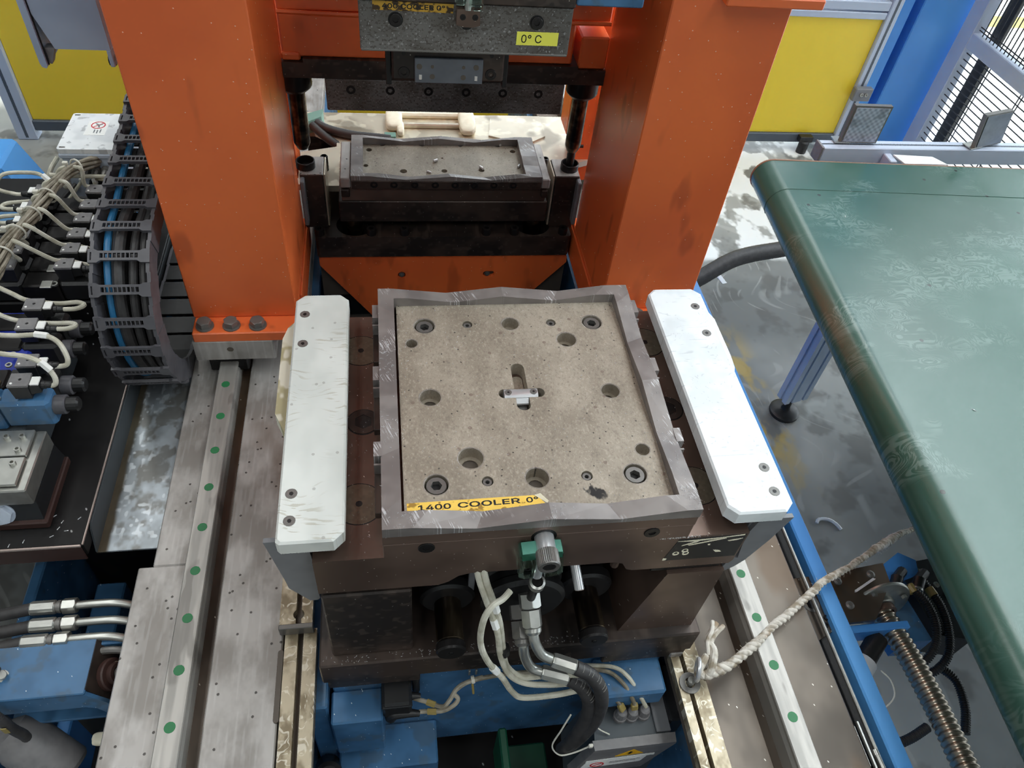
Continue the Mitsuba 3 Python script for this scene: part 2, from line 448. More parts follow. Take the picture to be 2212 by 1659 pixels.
def catmull(pts, k=6):
    p = np.asarray(pts, float)
    p = np.vstack([2 * p[0] - p[1], p, 2 * p[-1] - p[-2]])
    out = []
    for i in range(1, len(p) - 2):
        for t in np.arange(k) / k:
            a, b, c, d = p[i - 1:i + 3]
            out.append(0.5 * (2 * b + (c - a) * t + (2 * a - 5 * b + 4 * c - d) * t * t + (3 * b - a - 3 * c + d) * t ** 3))
    return np.array(out + [p[-2]])


def sweep(pts, r, n=10, k=6, smooth=True, caps=True):
    p = catmull(pts, k) if smooth and len(pts) > 2 else np.asarray(pts, float)
    r = np.interp(np.linspace(0, 1, len(p)), np.linspace(0, 1, len(r)), r) if np.ndim(r) else np.full(len(p), float(r))
    t = np.gradient(p, axis=0)
    t /= np.linalg.norm(t, axis=1, keepdims=True) + 1e-12
    a = basis(t[0])[:, 0]
    ang = np.arange(n) * 2 * np.pi / n
    v, f = [], []
    for i in range(len(p)):
        a = a - np.dot(a, t[i]) * t[i]
        a /= np.linalg.norm(a)
        b = np.cross(t[i], a)
        v += list(p[i] + r[i] * (np.cos(ang)[:, None] * a + np.sin(ang)[:, None] * b))
        if i:
            o = (i - 1) * n
            for j in range(n):
                q = (j + 1) % n
                f += [(o + j, o + q, o + n + q), (o + j, o + n + q, o + n + j)]
    if caps:
        v += [p[0], p[-1]]
        m, o = len(v) - 2, (len(p) - 1) * n
        for j in range(n):
            q = (j + 1) % n
            f += [(m, q, j), (m + 1, o + j, o + q)]
    return tri(v, f)


def prism(poly, h, o=(0, 0, 0), z=(0, 0, 1), x=None):
    """2-D polygon (points or shapely) extruded by h along z"""
    g = poly if hasattr(poly, 'exterior') else sg.Polygon(poly)
    return place(trimesh.creation.extrude_polygon(g, h, engine='earcut'), o, z, x)


def disc(x, y, r, n=24):
    return sg.Polygon([(x + r * math.cos(a), y + r * math.sin(a)) for a in np.arange(n) * 2 * np.pi / n])


def slab(poly, z0, z1):
    return prism(poly, z1 - z0, (0, 0, z0), (0, 0, 1), (1, 0, 0))


def yz_slab(poly, x0, x1):
    """polygon of (y, z) extruded along +x"""
    return prism(poly, x1 - x0, (x0, 0, 0), (1, 0, 0), (0, 1, 0))


def xz_slab(poly, y0, y1):
    """polygon of (x, z), extruded from y0 to y1"""
    g = poly if hasattr(poly, 'exterior') else sg.Polygon(poly)
    m = trimesh.creation.extrude_polygon(g, y1 - y0, engine='earcut')
    v = np.asarray(m.vertices)
    return tri(np.stack([v[:, 0], y0 + v[:, 2], v[:, 1]], 1), m.faces[:, ::-1])


def hexagon(r, rot=0.3):
    return sg.Polygon([(r * math.cos(a + rot), r * math.sin(a + rot)) for a in np.arange(6) * np.pi / 3])


def socket_head(o, z, r, h, n=28, rot=0.3, sock=0.52):
    """socket head cap screw head, its base at o"""
    ring = sg.Polygon(disc(0, 0, r * 0.95, n).exterior.coords, [hexagon(r * sock, rot).exterior.coords])
    low = lathe([(0, 0), (r, 0), (r, h * 0.9), (r * 0.95, h), (r * 0.95, h - 1e-5), (0, h * 0.45)], n=n)
    body = lathe([(0, 0), (r, 0), (r, h * 0.88), (r * 0.95, h)], n=n)
    top = prism(ring, h * 0.55, (0, 0, h * 0.45))
    floor = prism(disc(0, 0, r * 0.93, n), h * 0.02, (0, 0, h * 0.42))
    return place(join(body, top, floor), o, z)


def hex_head(o, z, r, h, washer=0.0, rot=0.2):
    """hexagon bolt head on an optional washer"""
    parts, b = [], 0.0
    if washer:
        b = h * 0.22
        parts.append(lathe([(0, 0), (washer, 0), (washer, b), (0, b)], n=28))
    hx = man(prism(hexagon(r, rot), h, (0, 0, b)))
    cone = man(lathe([(0, b), (r * 1.3, b), (r * 1.3, b + h * 0.72), (r * 0.8, b + h), (0, b + h)], n=32))
    parts.append(tm(hx ^ cone))
    return place(join(parts), o, z)


# ------------------------------------------------------------------ scene entries
def numbered(key):
    if key not in scene and not any(k.startswith(key + '__') for k in scene):
        return key
    i = 1
    while True:
        k = f'{key}_{i:03d}'
        if k not in scene and not any(q.startswith(k + '__') for q in scene):
            return k
        i += 1


def tag(key, label=None, cat=None, group=None, kind=None):
    d = labels.setdefault(key, {})
    for a, b in (('label', label), ('category', cat), ('group', group), ('kind', kind)):
        if b:
            d[a] = b
    return key


def thing(name, label, cat, group=None):
    """the key that a thing's parts start with"""
    key, i = name, 0
    while key in labels or key in scene:
        i += 1
        key = f'{name}_{i:03d}'
    return tag(key, label, cat, group)


def part(parent, name, mesh, m, smooth=30, label=None, kind=None):
    key = numbered(f'{parent}__{name}')
    scene[key] = mikit.ply(mesh, m, smooth=smooth)
    if label or kind:
        tag(key, label, kind=kind)
    return key


def solo(name, mesh, m, label, cat, group=None, smooth=30, kind=None):
    key = thing(name, label, cat, group)
    if kind:
        tag(key, kind=kind)
    scene[key] = mikit.ply(mesh, m, smooth=smooth)
    return key


def struct(name, mesh, m, label=None, smooth=30, **kw):
    scene[name] = mikit.ply(mesh, m, smooth=smooth, **kw)
    tag(name, label, kind='structure')
    return name

# ================================================================== the hall
def plane(x0, x1, y0, y1, z):
    return tri([(x0, y0, z), (x1, y0, z), (x1, y1, z), (x0, y1, z)], [(0, 1, 2), (0, 2, 3)])


struct('floor', box((-9, -7, -0.1), (10, 12, 0.0), 0), 'm_floor', 'grey worn concrete workshop floor', smooth=False)
struct('ceiling', box((-9, -7, 7.0), (10, 12, 7.1), 0), 'm_ceiling', smooth=False)
struct('wall_left', box((-9.2, -7, 0), (-9, 12, 7), 0), 'm_wall', smooth=False)
struct('wall_near', box((-9, -7.2, 0), (10, -7, 7), 0), 'm_wall', smooth=False)
# tall windows in the far and right walls
far = sg.Polygon([(-9, 0), (10, 0), (10, 7), (-9, 7)], [[(1.0, 1.4), (9, 1.4), (9, 5.6), (1.0, 5.6)]])
struct('wall_far', xz_slab(far, 12.0, 12.2), 'm_wall', smooth=False)
rw = sg.Polygon([(-7, 0), (12, 0), (12, 7), (-7, 7)], [[(-2, 1.2), (9, 1.2), (9, 5.4), (-2, 5.4)]])
struct('wall_right', yz_slab(rw, 10.0, 10.2), 'm_wall', smooth=False)
scene['window_1'] = {**mikit.ply(tri([(1, 12.1, 1.4), (9, 12.1, 1.4), (9, 12.1, 5.6), (1, 12.1, 5.6)], [(0, 1, 2), (0, 2, 3)]), 'm_wall'), 'emitter': area(DAY)}
scene['window_2'] = {**mikit.ply(tri([(10.1, -2, 1.2), (10.1, -2, 5.4), (10.1, 9, 5.4), (10.1, 9, 1.2)], [(0, 1, 2), (0, 2, 3)]), 'm_wall'), 'emitter': area(DAY)}
for k in ('window_1', 'window_2'):
    tag(k, kind='structure')
for x, nm in ((-2.4, 'left'), (2.6, 'right')):
    for k in range(3):
        y = -3.4 + 4.6 * k
        t = thing('ceiling_light', 'long flat light panel under the hall ceiling', 'ceiling light', 'light panels under the ceiling')
        part(t, 'housing', box((x - 0.55, y - 2.1, 6.50), (x + 0.55, y + 2.1, 6.6), 0.01), 'm_alu')
        key = numbered(f'{t}__diffuser')
        scene[key] = {**mikit.ply(tri([(x - 0.5, y - 2, 6.49), (x - 0.5, y + 2, 6.49), (x + 0.5, y + 2, 6.49), (x + 0.5, y - 2, 6.49)], [(0, 1, 2), (0, 2, 3)]), 'm_label'), 'emitter': area(LAMP)}

t = thing('roof_skylight', 'wide daylight panel in the hall roof over the right side', 'skylight')
part(t, 'frame', box((3.5, -1.1, 6.93), (8.3, 9.1, 6.99), 0.01), 'm_alu')
scene[f'{t}__pane'] = {**mikit.ply(tri([(3.6, -1, 6.92), (3.6, 9, 6.92), (8.2, 9, 6.92), (8.2, -1, 6.92)], [(0, 1, 2), (0, 2, 3)]), 'm_label'), 'emitter': area((2.5, 2.8, 2.95))}

# ================================================================== safety fences behind
FY = 2.80


def profile_bar(a, b, w, groove=True):
    """aluminium profile bar with a groove along its front face (a, b: two opposite corners)"""
    return box(a, b, 0.003)


t = thing('safety_fence', 'yellow panelled safety fence with grey profile posts behind the orange press', 'fence')
for x0, x1 in ((-1.37, -1.30), (-0.275, -0.228), (1.94, 1.985)):
    part(t, 'post', join(box((x0, FY - 0.005, 0), (x1, FY + 0.05, 2.0), 0.003)), 'm_alu')
    part(t, 'post_groove', box(((x0 + x1) / 2 - 0.005, FY - 0.006, 0.01), ((x0 + x1) / 2 + 0.005, FY - 0.004, 1.99), 0), 'm_alu_dark', label='dark groove in the post')
for x0, x1 in ((-1.30, -0.275), (-0.228, 1.94)):
    part(t, 'bottom_rail', join(box((x0, FY, 0.035), (x1, FY + 0.045, 0.075), 0.003)), 'm_alu_dark', label='dark grey bottom rail')
    part(t, 'yellow_panel', box((x0 + 0.001, FY + 0.012, 0.075), (x1 - 0.001, FY + 0.020, 0.562), 0.001), 'm_yellow_panel', label='plain yellow panel')
    part(t, 'middle_rail', box((x0, FY, 0.562), (x1, FY + 0.045, 0.588), 0.003), 'm_alu')
    part(t, 'middle_rail', box((x0, FY, 0.594), (x1, FY + 0.045, 0.628), 0.003), 'm_alu')
    wires = [cyl((x, FY + 0.02, 0.63), (x, FY + 0.02, 1.98), 0.002, 5) for x in np.arange(x0 + 0.02, x1, 0.024)]
    wires += [cyl((x0, FY + 0.024, z), (x1, FY + 0.024, z), 0.002, 5) for z in (0.642, 0.655, 0.9, 0.913, 1.3, 1.313, 1.7, 1.713)]
    part(t, 'wire_mesh', join(wires), 'm_wire', kind='stuff', label='dark wire mesh')
part(t, 'corner_bracket', join(box((1.925, FY - 0.035, 0.245), (2.005, FY - 0.006, 0.30), 0.004)), 'm_grey_paint', label='grey corner bracket with two bolts')
for x in (1.955, 1.975):
    part(t, 'bracket_bolt', socket_head((x, FY - 0.035, 0.275), (0, -1, 0.3), 0.008, 0.008, 12), 'm_zinc')
part(t, 'caster_foot', join(cyl((1.80, FY - 0.02, 0.0), (1.80, FY - 0.02, 0.055), 0.022, 16, 0.006), box((1.77, FY - 0.03, 0.05), (1.83, FY, 0.075))), 'm_black_plastic')

t = thing('mesh_fence', 'grey framed mesh fence on the right beyond the conveyor', 'fence')
FX = 2.31
part(t, 'post', join(box((FX, 2.76, 0), (FX + 0.05, 2.84, 2.0), 0.003)), 'm_alu')
part(t, 'post', box((FX, -0.6, 0), (FX + 0.05, -0.54, 2.0), 0.003), 'm_alu')
part(t, 'post_cover', box((FX + 0.065, 2.68, 0.0), (FX + 0.085, 2.74, 2.0), 0.002), 'm_black_plastic', label='black rubber strip beside the post')
part(t, 'middle_rail', box((FX, -0.54, 0.485), (FX + 0.045, 2.76, 0.545), 0.003), 'm_alu')
part(t, 'bottom_rail', box((FX, -0.54, 0.03), (FX + 0.045, 2.76, 0.07), 0.003), 'm_alu')
low = [cyl((FX + 0.02, -0.54, z), (FX + 0.02, 2.76, z), 0.0022, 5) for z in np.arange(0.09, 0.485, 0.025)]
for y in np.arange(2.60, -0.5, -0.22):
    low += [cyl((FX + 0.024, y + d, 0.07), (FX + 0.024, y + d, 0.485), 0.0022, 5) for d in (0, 0.014)]
part(t, 'lower_wire_mesh', join(low), 'm_wire', kind='stuff', label='dark wire mesh')
up = [cyl((FX + 0.02, y, 0.545), (FX + 0.02, y, 1.98), 0.0022, 5) for y in np.arange(-0.5, 2.75, 0.025)]
for z in (0.555, 0.567, 0.72, 0.734, 0.95, 0.964, 1.25, 1.264):
    up.append(cyl((FX + 0.024, -0.54, z), (FX + 0.024, 2.76, z), 0.0022, 5))
part(t, 'upper_wire_mesh', join(up), 'm_wire', kind='stuff', label='dark wire mesh')

t = thing('building_column', 'broad bright blue steel column standing in the corner behind the fences', 'column')
part(t, 'flange', box((1.99, 2.86, 0), (2.075, 3.16, 4.0), 0.004), 'm_blue_clean')
part(t, 'web', box((2.075, 2.94, 0), (2.115, 3.10, 4.0), 0.004), 'm_blue_clean')
part(t, 'flange', box((2.115, 2.86, 0), (2.40, 3.16, 4.0), 0.004), 'm_blue_clean')

t = thing('blue_cabinet', 'blue steel cabinet at the left edge of the picture before the yellow fence', 'cabinet')
part(t, 'body', box((-1.75, 2.29, 0.0), (-1.215, 2.47, 0.20), 0.01), 'm_blue_clean')
part(t, 'foot', hull([(-1.215, 2.30, 0), (-1.14, 2.30, 0), (-1.215, 2.46, 0), (-1.14, 2.46, 0), (-1.215, 2.30, 0.19), (-1.215, 2.46, 0.19)]), 'm_blue_clean')

# ================================================================== machine bed
t = thing('machine_bed', 'long steel machine bed carrying both slide rails', 'machine bed')
part(t, 'rail_seat', box((-0.402, 0.665, 0.43), (-0.348, 2.6, 0.487), 0.002), 'm_bed_steel')
part(t, 'rail_seat', box((-0.424, -0.5, 0.43), (-0.348, 0.665, 0.487), 0.002), 'm_bed_steel')
part(t, 'groove', box((-0.348, -0.5, 0.43), (-0.289, 2.6, 0.470), 0), 'm_dirty_bed', label='brown groove under the rail')
part(t, 'deck_plate', box((-0.289, -0.5, 0.43), (-0.186, 2.6, 0.487), 0.002), 'm_bed_steel', label='worn bare steel deck')
part(t, 'deck_plate', box((0.470, -0.5, 0.43), (0.540, 2.6, 0.472), 0.002), 'm_dirty_bed', label='oil stained steel deck')
part(t, 'groove', box((0.540, -0.5, 0.43), (0.598, 2.6, 0.462), 0), 'm_dirty_bed', label='brown groove under the rail')
part(t, 'outer_plate', box((0.598, -0.5, 0.42), (0.688, 2.6, 0.478), 0.003), 'm_dirty_bed', label='dark oily outer plate')
part(t, 'side_wall', box((-0.186, -0.5, 0.05), (-0.170, 2.6, 0.44), 0), 'm_blue')
part(t, 'side_wall', box((0.452, -0.5, 0.05), (0.470, 2.6, 0.44), 0), 'm_blue')
part(t, 'side_beam', box((0.742, -0.5, 0.02), (0.772, 2.6, 0.45), 0.003), 'm_blue_clean', label='blue side beam')
part(t, 'side_beam', box((-0.400, 0.66, 0.0), (-0.372, 2.6, 0.43), 0.003), 'm_black_table')
part(t, 'under_frame', box((-0.640, 0.86, 0.0), (-0.41, 1.5, 0.44), 0.003), 'm_black_table', label='dark frame under the tray')
part(t, 'cross_beam', box((-0.372, 1.9, 0.05), (0.742, 1.98, 0.42), 0.003), 'm_blue')
part(t, 'cross_beam', box((0.470, 0.9, 0.05), (0.742, 0.98, 0.42), 0.003), 'm_blue')
part(t, 'floor_tray', box((-0.170, -0.5, 0.05), (0.452, 2.6, 0.08), 0), 'm_black_table')
for y in (0.28, 0.95):
    part(t, 'slot', box((-0.1885, y - 0.02, 0.4865), (-0.1815, y + 0.02, 0.4875), 0), 'm_hole', label='small dark slot in the deck')


def guide_rail(x, label, zb, plugs):
    t = thing('guide_rail', label, 'guide rail')
    w, z = 0.0175, 0.515
    prof = [(-w, zb), (w, zb), (w, z - 0.021), (w - 0.004, z - 0.016), (w - 0.004, z - 0.010), (w, z - 0.005), (w, z - 0.0015), (w - 0.0015, z), (-w + 0.0015, z), (-w, z - 0.0015), (-w, z - 0.005), (-w + 0.004, z - 0.010), (-w + 0.004, z - 0.016), (-w, z - 0.021)]
    part(t, 'rail', xz_slab([(x + a, b) for a, b in prof], -0.4, 2.5), 'm_rail')
    for y in plugs:
        part(t, 'hole_plug', cyl((x, y, z - 0.002), (x, y, z + 0.0004), 0.0078, 20), 'm_green_plug', label='green cap over a bolt hole')


guide_rail(-0.326, 'polished steel slide rail with green caps on the left of the die', 0.470, [1.038 - 0.0803 * k for k in range(-1, 14)])
guide_rail(0.574, 'polished steel slide rail with green caps on the right beside the rope', 0.462, [0.558 - 0.0793 * k for k in range(-1, 7)])

t = thing('clamp_bar', 'long slotted clamping bar on the bed left of the die', 'clamping bar')


def slotted_bar(t, x0, x1, s0, s1, y0, y1, z0, z1, keyhole=None):
    sl = sg.box(s0, y0 - 0.01, s1, y1 + 0.01)
    g = sg.box(x0, y0, x1, y1).difference(sl)
    if keyhole is not None:
        g = g.difference(disc((s0 + s1) / 2, keyhole, 0.0085, 20))
    for q in getattr(g, 'geoms', [g]):
        part(t, 'bar_half', slab(q, z0, z1), 'm_tslot', smooth=False)
    part(t, 'slot_floor', box((x0, y0, z0 - 0.012), (x1, y1, z0), 0), 'm_hole', label='dark slot bottom')


slotted_bar(t, -0.1825, -0.1345, -0.163, -0.1545, -0.4, 0.535, 0.475, 0.490)
slotted_bar(t, -0.1905, -0.1405, -0.166, -0.1575, 0.535, 1.0, 0.490, 0.505, keyhole=0.553)
part(t, 'stop_plate', box((-0.1905, 0.527, 0.49), (-0.1385, 0.535, 0.512), 0.001), 'm_grey_bolt', label='grey upright stop plate')
t = thing('clamp_bar', 'slotted clamping bar on the bed under the knotted rope', 'clamping bar')
slotted_bar(t, 0.420, 0.466, 0.434, 0.441, -0.4, 1.0, 0.472, 0.492)

t = thing('deck_key', 'long dark key strip set in the steel deck left of the slotted bar', 'key strip')
part(t, 'strip', prism(sg.LineString([(-0.1875, 0.40), (-0.1875, 0.50)]).buffer(0.004), 0.004, (0, 0, 0.486)), 'm_hole')

# black steel table on the left, its sheet wall and the drip tray
t = thing('valve_table', 'black painted steel table with worn front edge below the valves', 'table')
part(t, 'top', box((-1.6, 0.700, 0.478), (-0.510, 1.75, 0.512), 0.0018), 'm_black_table')
part(t, 'front_face', box((-1.6, 0.697, 0.470), (-0.513, 0.6998, 0.508), 0.0005), 'm_rust_edge', label='rust brown front edge')
part(t, 'edge_strip', box((-1.6, 0.6965, 0.508), (-0.512, 0.7005, 0.5125), 0.0008), 'm_edge_worn', label='bright worn edge')
part(t, 'edge_strip', box((-0.5115, 0.700, 0.5095), (-0.5085, 1.05, 0.5125), 0.0008), 'm_edge_worn', label='bright worn edge')
for x, y in ((-1.5, 0.75), (-0.56, 1.6), (-1.5, 1.6)):
    part(t, 'leg', box((x - 0.025, y - 0.025, 0), (x + 0.025, y + 0.025, 0.478), 0.002), 'm_blue')
t = thing('drip_tray', 'shiny dusty sheet steel tray between the black table and the left rail', 'tray')
part(t, 'tray_floor', box((-0.509, 0.718, 0.452), (-0.405, 1.9, 0.456), 0.0005), 'm_tray')
part(t, 'side_wall', hull([(x, y, z) for x in (-0.5095, -0.5065) for y, z in ((0.735, 0.478), (0.735, 0.456), (0.718, 0.456), (1.9, 0.456), (1.9, 0.507), (0.745, 0.507), (0.735, 0.50))]), 'm_sheet_grey', label='grey bent up side wall')
part(t, 'support', box((-0.47, 0.85, 0.0), (-0.43, 0.9, 0.452), 0.002), 'm_sheet_grey')

# ================================================================== orange press
XC = 0.1215
t = thing('press_frame', 'orange painted press frame with two heavy posts', 'press')
ZB = 0.609
for s in (-1, 1):
    xi, xo = XC + s * 0.3065, XC + s * 0.4995
    part(t, 'post', box((xi, 1.128, ZB), (xo, 1.41, 2.3), 0.002), 'm_orange')
    part(t, 'foot_plate', box((xi + s * 0.0, 1.083, 0.586), (xo - s * 0.002, 1.45, ZB), 0.002), 'm_orange')
    part(t, 'carriage_plate', box((XC + s * 0.352, 1.084, 0.535), (XC + s * 0.503, 1.45, 0.586), 0.002), 'm_bed_steel', label='bare steel carriage plate')
    part(t, 'plate_hole', cyl((XC + s * 0.435, 1.0835, 0.565), (XC + s * 0.435, 1.090, 0.565), 0.006, 18), 'm_hole', label='drilled hole in the plate')
    part(t, 'slide_block', box((XC + s * 0.412, 1.10, 0.488), (XC + s * 0.486, 1.24, 0.535), 0.003), 'm_black')
    part(t, 'slide_block', box((XC + s * 0.412, 1.30, 0.488), (XC + s * 0.486, 1.44, 0.535), 0.003), 'm_black')
    for k in range(3):
        x = XC + s * (0.4755 - 0.0485 * k)
        part(t, 'foot_bolt', hex_head((x, 1.103, ZB), (0, 0, 1), 0.0135, 0.013, 0.0165, rot=0.3 + 0.5 * k), 'm_grey_bolt', label='dark hexagon bolt')
    part(t, 'inner_skirt', box((xi, 1.20, 0.53), (xi - s * 0.004, 1.47, 0.60), 0.001), 'm_orange')
    part(t, 'guard_bracket', box((xi - s * 0.012, 1.405, 0.62), (xi - s * 0.003, 1.44, 0.73), 0.002), 'm_grey_paint', label='grey bracket wrapped in film')
part(t, 'top_beam', box((XC - 0.55, 1.10, 2.3), (XC + 0.55, 1.45, 2.6), 0.004), 'm_orange')
part(t, 'side_flange', box((0.500, 1.10, 1.232), (0.655, 1.128, 1.247), 0.002), 'm_orange')
part(t, 'rear_post', box((0.452, 1.62, 0.60), (0.56, 1.70, 1.25), 0.002), 'm_orange')
part(t, 'rear_post', box((-0.317, 1.62, 0.60), (-0.209, 1.70, 1.25), 0.002), 'm_orange')
part(t, 'lug', box((0.438, 1.66, 0.70), (0.452, 1.74, 0.90), 0.004), 'm_orange')
# bolster between the posts
bl = sg.box(-0.163, 1.39, 0.417, 1.78)
bl = bl.difference(sg.box(-0.2, 1.3, -0.155, 1.398).difference(disc(-0.155, 1.398, 0.008))).difference(sg.box(0.409, 1.3, 0.5, 1.398).difference(disc(0.409, 1.398, 0.008)))
for hx in (-0.076, 0.330):
    bl = bl.difference(disc(hx, 1.437, 0.042, 40))
part(t, 'bolster_plate', slab(bl, 0.545, 0.600), 'm_dark_steel', label='dark steel bolster plate', smooth=20)
part(t, 'bolster_well', box((-0.15, 1.40, 0.36), (0.40, 1.50, 0.42), 0), 'm_black')
part(t, 'front_panel', xz_slab(sg.Polygon([(-0.152, 0.545), (0.406, 0.545), (0.417, 0.535), (0.417, 0.520), (0.23, 0.29), (0.00, 0.29), (-0.160, 0.518), (-0.160, 0.538)], [disc(0.025, 0.487, 0.009).exterior.coords, sg.LineString([(0.226, 0.487), (0.237, 0.487)]).buffer(0.0085).exterior.coords]), 1.394, 1.404), 'm_orange', label='orange tapered front panel', smooth=False)
part(t, 'panel_back', box((-0.16, 1.405, 0.25), (0.417, 1.42, 0.54), 0), 'm_hole')
for x in (0.025, 0.228):
    part(t, 'panel_bolt', socket_head((x, 1.404, 0.487), (0, -1, 0), 0.0065, 0.010, 18), 'm_zinc', label='bright bolt in the panel')
for x in (-0.153, -0.040, 0.033, 0.219, 0.284, 0.398):
    part(t, 'bolster_bolt', socket_head((x, 1.402, 0.600), (0, 0, 1), 0.0105, 0.016, 22), 'm_black_bolt', label='black socket head bolt')
part(t, 'stop_screw', join(cyl((0.428, 1.46, 0.79), (0.410, 1.46, 0.79), 0.0035, 10), cyl((0.412, 1.46, 0.79), (0.407, 1.46, 0.79), 0.006, 6)), 'm_black_bolt')

# ---------------- the ram and upper tool
t = thing('press_ram', 'orange press ram with dark steel upper tool between the posts', 'press ram')
part(t, 'crosshead', box((-0.183, 1.415, 1.075), (0.426, 1.52, 2.2), 0.002), 'm_orange')
part(t, 'crosshead_step', box((-0.183, 1.408, 0.994), (0.360, 1.60, 1.073), 0.004), 'm_orange')
part(t, 'crosshead_lug', box((0.372, 1.402, 0.990), (0.427, 1.60, 1.052), 0.003), 'm_orange')
part(t, 'crosshead_lug', box((-0.184, 1.402, 0.990), (-0.150, 1.60, 1.004), 0.003), 'm_orange')
part(t, 'weld_seam', sweep([(-0.183, 1.411, 1.074), (-0.05, 1.409, 1.0735), (0.1, 1.411, 1.0745), (0.25, 1.409, 1.0735), (0.426, 1.411, 1.074)], 0.004, 6), 'm_orange')
part(t, 'guide_bar', xz_slab([(-0.184, 0.960), (0.436, 0.960), (0.436, 0.990), (0.372, 0.990), (0.372, 0.996), (0.226, 0.996), (0.226, 0.985), (0.012, 0.985), (0.012, 0.996), (-0.146, 0.996), (-0.146, 0.989), (-0.184, 0.989)], 1.398, 1.56), 'm_dark_steel', label='dark steel cross bar', smooth=False)
for x in (-0.172, 0.4025):
    part(t, 'pin_collar', lathe([(0, 0), (0.022, 0), (0.031, 0.008), (0.033, 0.012), (0.033, 0.05), (0, 0.05)], (x, 1.455, 0.908), n=32), 'm_black_bolt', label='dark round pin collar')
    part(t, 'guide_pin', lathe([(0, 0), (0.011, 0), (0.0165, 0.012), (0.0172, 0.016), (0.0172, 0.13), (0, 0.13)], (x, 1.455, 0.782), n=32), 'm_pin', label='dark polished guide pin')
    if x > 0:
        part(t, 'pin_spigot', cyl((x, 1.455, 0.74), (x, 1.455, 0.785), 0.009, 20), 'm_black')
part(t, 'tool_holder', box((-0.110, 1.398, 0.896), (0.351, 1.53, 0.9595), 0.002), 'm_pitted', label='stained steel upper tool holder')
for x in (-0.063, 0.011, 0.084, 0.157, 0.229, 0.300):
    part(t, 'holder_bolt', socket_head((x, 1.404, 0.939), (0, -1, 0), 0.0088, 0.0065, 22), 'm_black_bolt', label='black bolt in the tool holder')
# front slide with its coupling plate
part(t, 'slide_block', box((0.012, 1.119, 1.098), (0.182, 1.40, 1.30), 0.003), 'm_dark_steel')
for x0, x1 in ((0.003, 0.0115), (0.1825, 0.190)):
    part(t, 'slide_side', box((x0, 1.13, 1.085), (x1, 1.40, 1.25), 0.001), 'm_black')
for x in (0.030, 0.162):
    part(t, 'slide_bolt', socket_head((x, 1.121, 1.111), (0, -1, 0), 0.0085, 0.004, 22), 'm_black_bolt', label='black bolt in the slide')
    part(t, 'slide_hole', cyl((x, 1.1185, 1.1395), (x, 1.13, 1.1395), 0.003, 12), 'm_black', label='small dark hole')
part(t, 'index_plate', box((0.046, 1.114, 1.097), (0.149, 1.1188, 1.1355), 0.0008), 'm_blue_grey_plate', label='small blue grey steel plate with eight holes')
for x, z, r in ((0.053, 1.1225, 0.0042), (0.0725, 1.1228, 0.0026), (0.1195, 1.1230, 0.0026), (0.1385, 1.1232, 0.0042), (0.0725, 1.1075, 0.0040), (0.1195, 1.1072, 0.0040)):
    part(t, 'index_hole', cyl((x, 1.1135, z), (x, 1.1145, z), r, 18), 'm_hole', label='dark screw hole in the small plate')
for x in (0.0545, 0.1390):
    part(t, 'index_dowel', box((x - 0.0022, 1.1133, 1.1025), (x + 0.0022, 1.1142, 1.1100), 0.0004), 'm_slug', label='bright slug in the small plate')

# ---------------- stained upper die block in front of the ram
t = thing('upper_die_block', 'stained grey steel die block with yellow tape and sticker above the press opening', 'die block')
UY = 1.10
part(t, 'block', box((-0.032, UY, 1.152), (0.273, UY + 0.018, 1.221), 0.0012), 'm_pitted')
part(t, 'lower_lip', box((-0.031, UY - 0.0008, 1.1505), (0.272, UY + 0.018, 1.1535), 0.0006), 'm_grey_bolt', label='bright lower lip')
for x, z in ((0.019, 1.196), (0.221, 1.199)):
    part(t, 'counterbore', lathe([(0, 0), (0.0105, 0), (0.0105, 0.0006), (0.0088, 0.0006), (0, 0.0003)], (x, UY + 0.0002, z), (0, -1, 0), 28), 'm_black')
    part(t, 'block_bolt', socket_head((x, UY + 0.001, z), (0, -1, 0), 0.0085, 0.0035, 26), 'm_black_bolt', label='black socket head bolt')
part(t, 'tape', place(prism([(0, 0), (0.112, -0.0010), (0.113, 0.0115), (0.0, 0.0125)], 0.0004), (-0.0125, UY - 0.0005, 1.2085), (0, -1, 0), (1, 0, 0)), 'm_tape_worn', label='worn yellow tape strip reading 400 COOLER 0 degrees')


def lettering(txt, h, o, xdir, n, width=None, bold=True, depth=0.00025):
    m = meshkit.text_mesh(txt, h, depth, bold)
    if width:
        w = float(m.vertices[:, 0].max())
        m.vertices[:, 0] *= width / w
    return place(m, o, n, xdir)


part(t, 'tape_lettering', lettering('400 COOLER 0°', 0.0062, (0.000, UY - 0.0009, 1.2115), (1, 0, -0.006), (0, -1, 0), 0.088), 'm_black_ink', smooth=False)
part(t, 'sticker', box((0.1935, UY - 0.0004, 1.166), (0.2555, UY + 0.0002, 1.1855), 0.0001), 'm_sticker', label='bright yellow sticker reading 0 degrees C')
part(t, 'sticker_lettering', lettering('0° C', 0.0112, (0.1995, UY - 0.0006, 1.1700), (1, 0, 0), (0, -1, 0), 0.031, bold=False), 'm_black_ink', smooth=False)
part(t, 'clevis', hull([(x, y, z) for x, z in ((0.104, 1.218), (0.136, 1.218), (0.1375, 1.1965), (0.128, 1.1935), (0.113, 1.1935), (0.1035, 1.1965)) for y in (UY - 0.012, UY - 0.0002)]), 'm_brown_steel', label='brown steel latch block')
for x in (0.1125, 0.1300):
    part(t, 'latch_screw', socket_head((x, UY - 0.0115, 1.2075), (0, -1, 0), 0.0042, 0.0012, 18), 'm_black_bolt')
part(t, 'latch_bore', lathe([(0, 0), (0.0095, 0), (0.0095, 0.0007), (0, 0.0007)], (0.1195, UY + 0.0004, 1.1945), (0, -1, 0), 24), 'm_black')
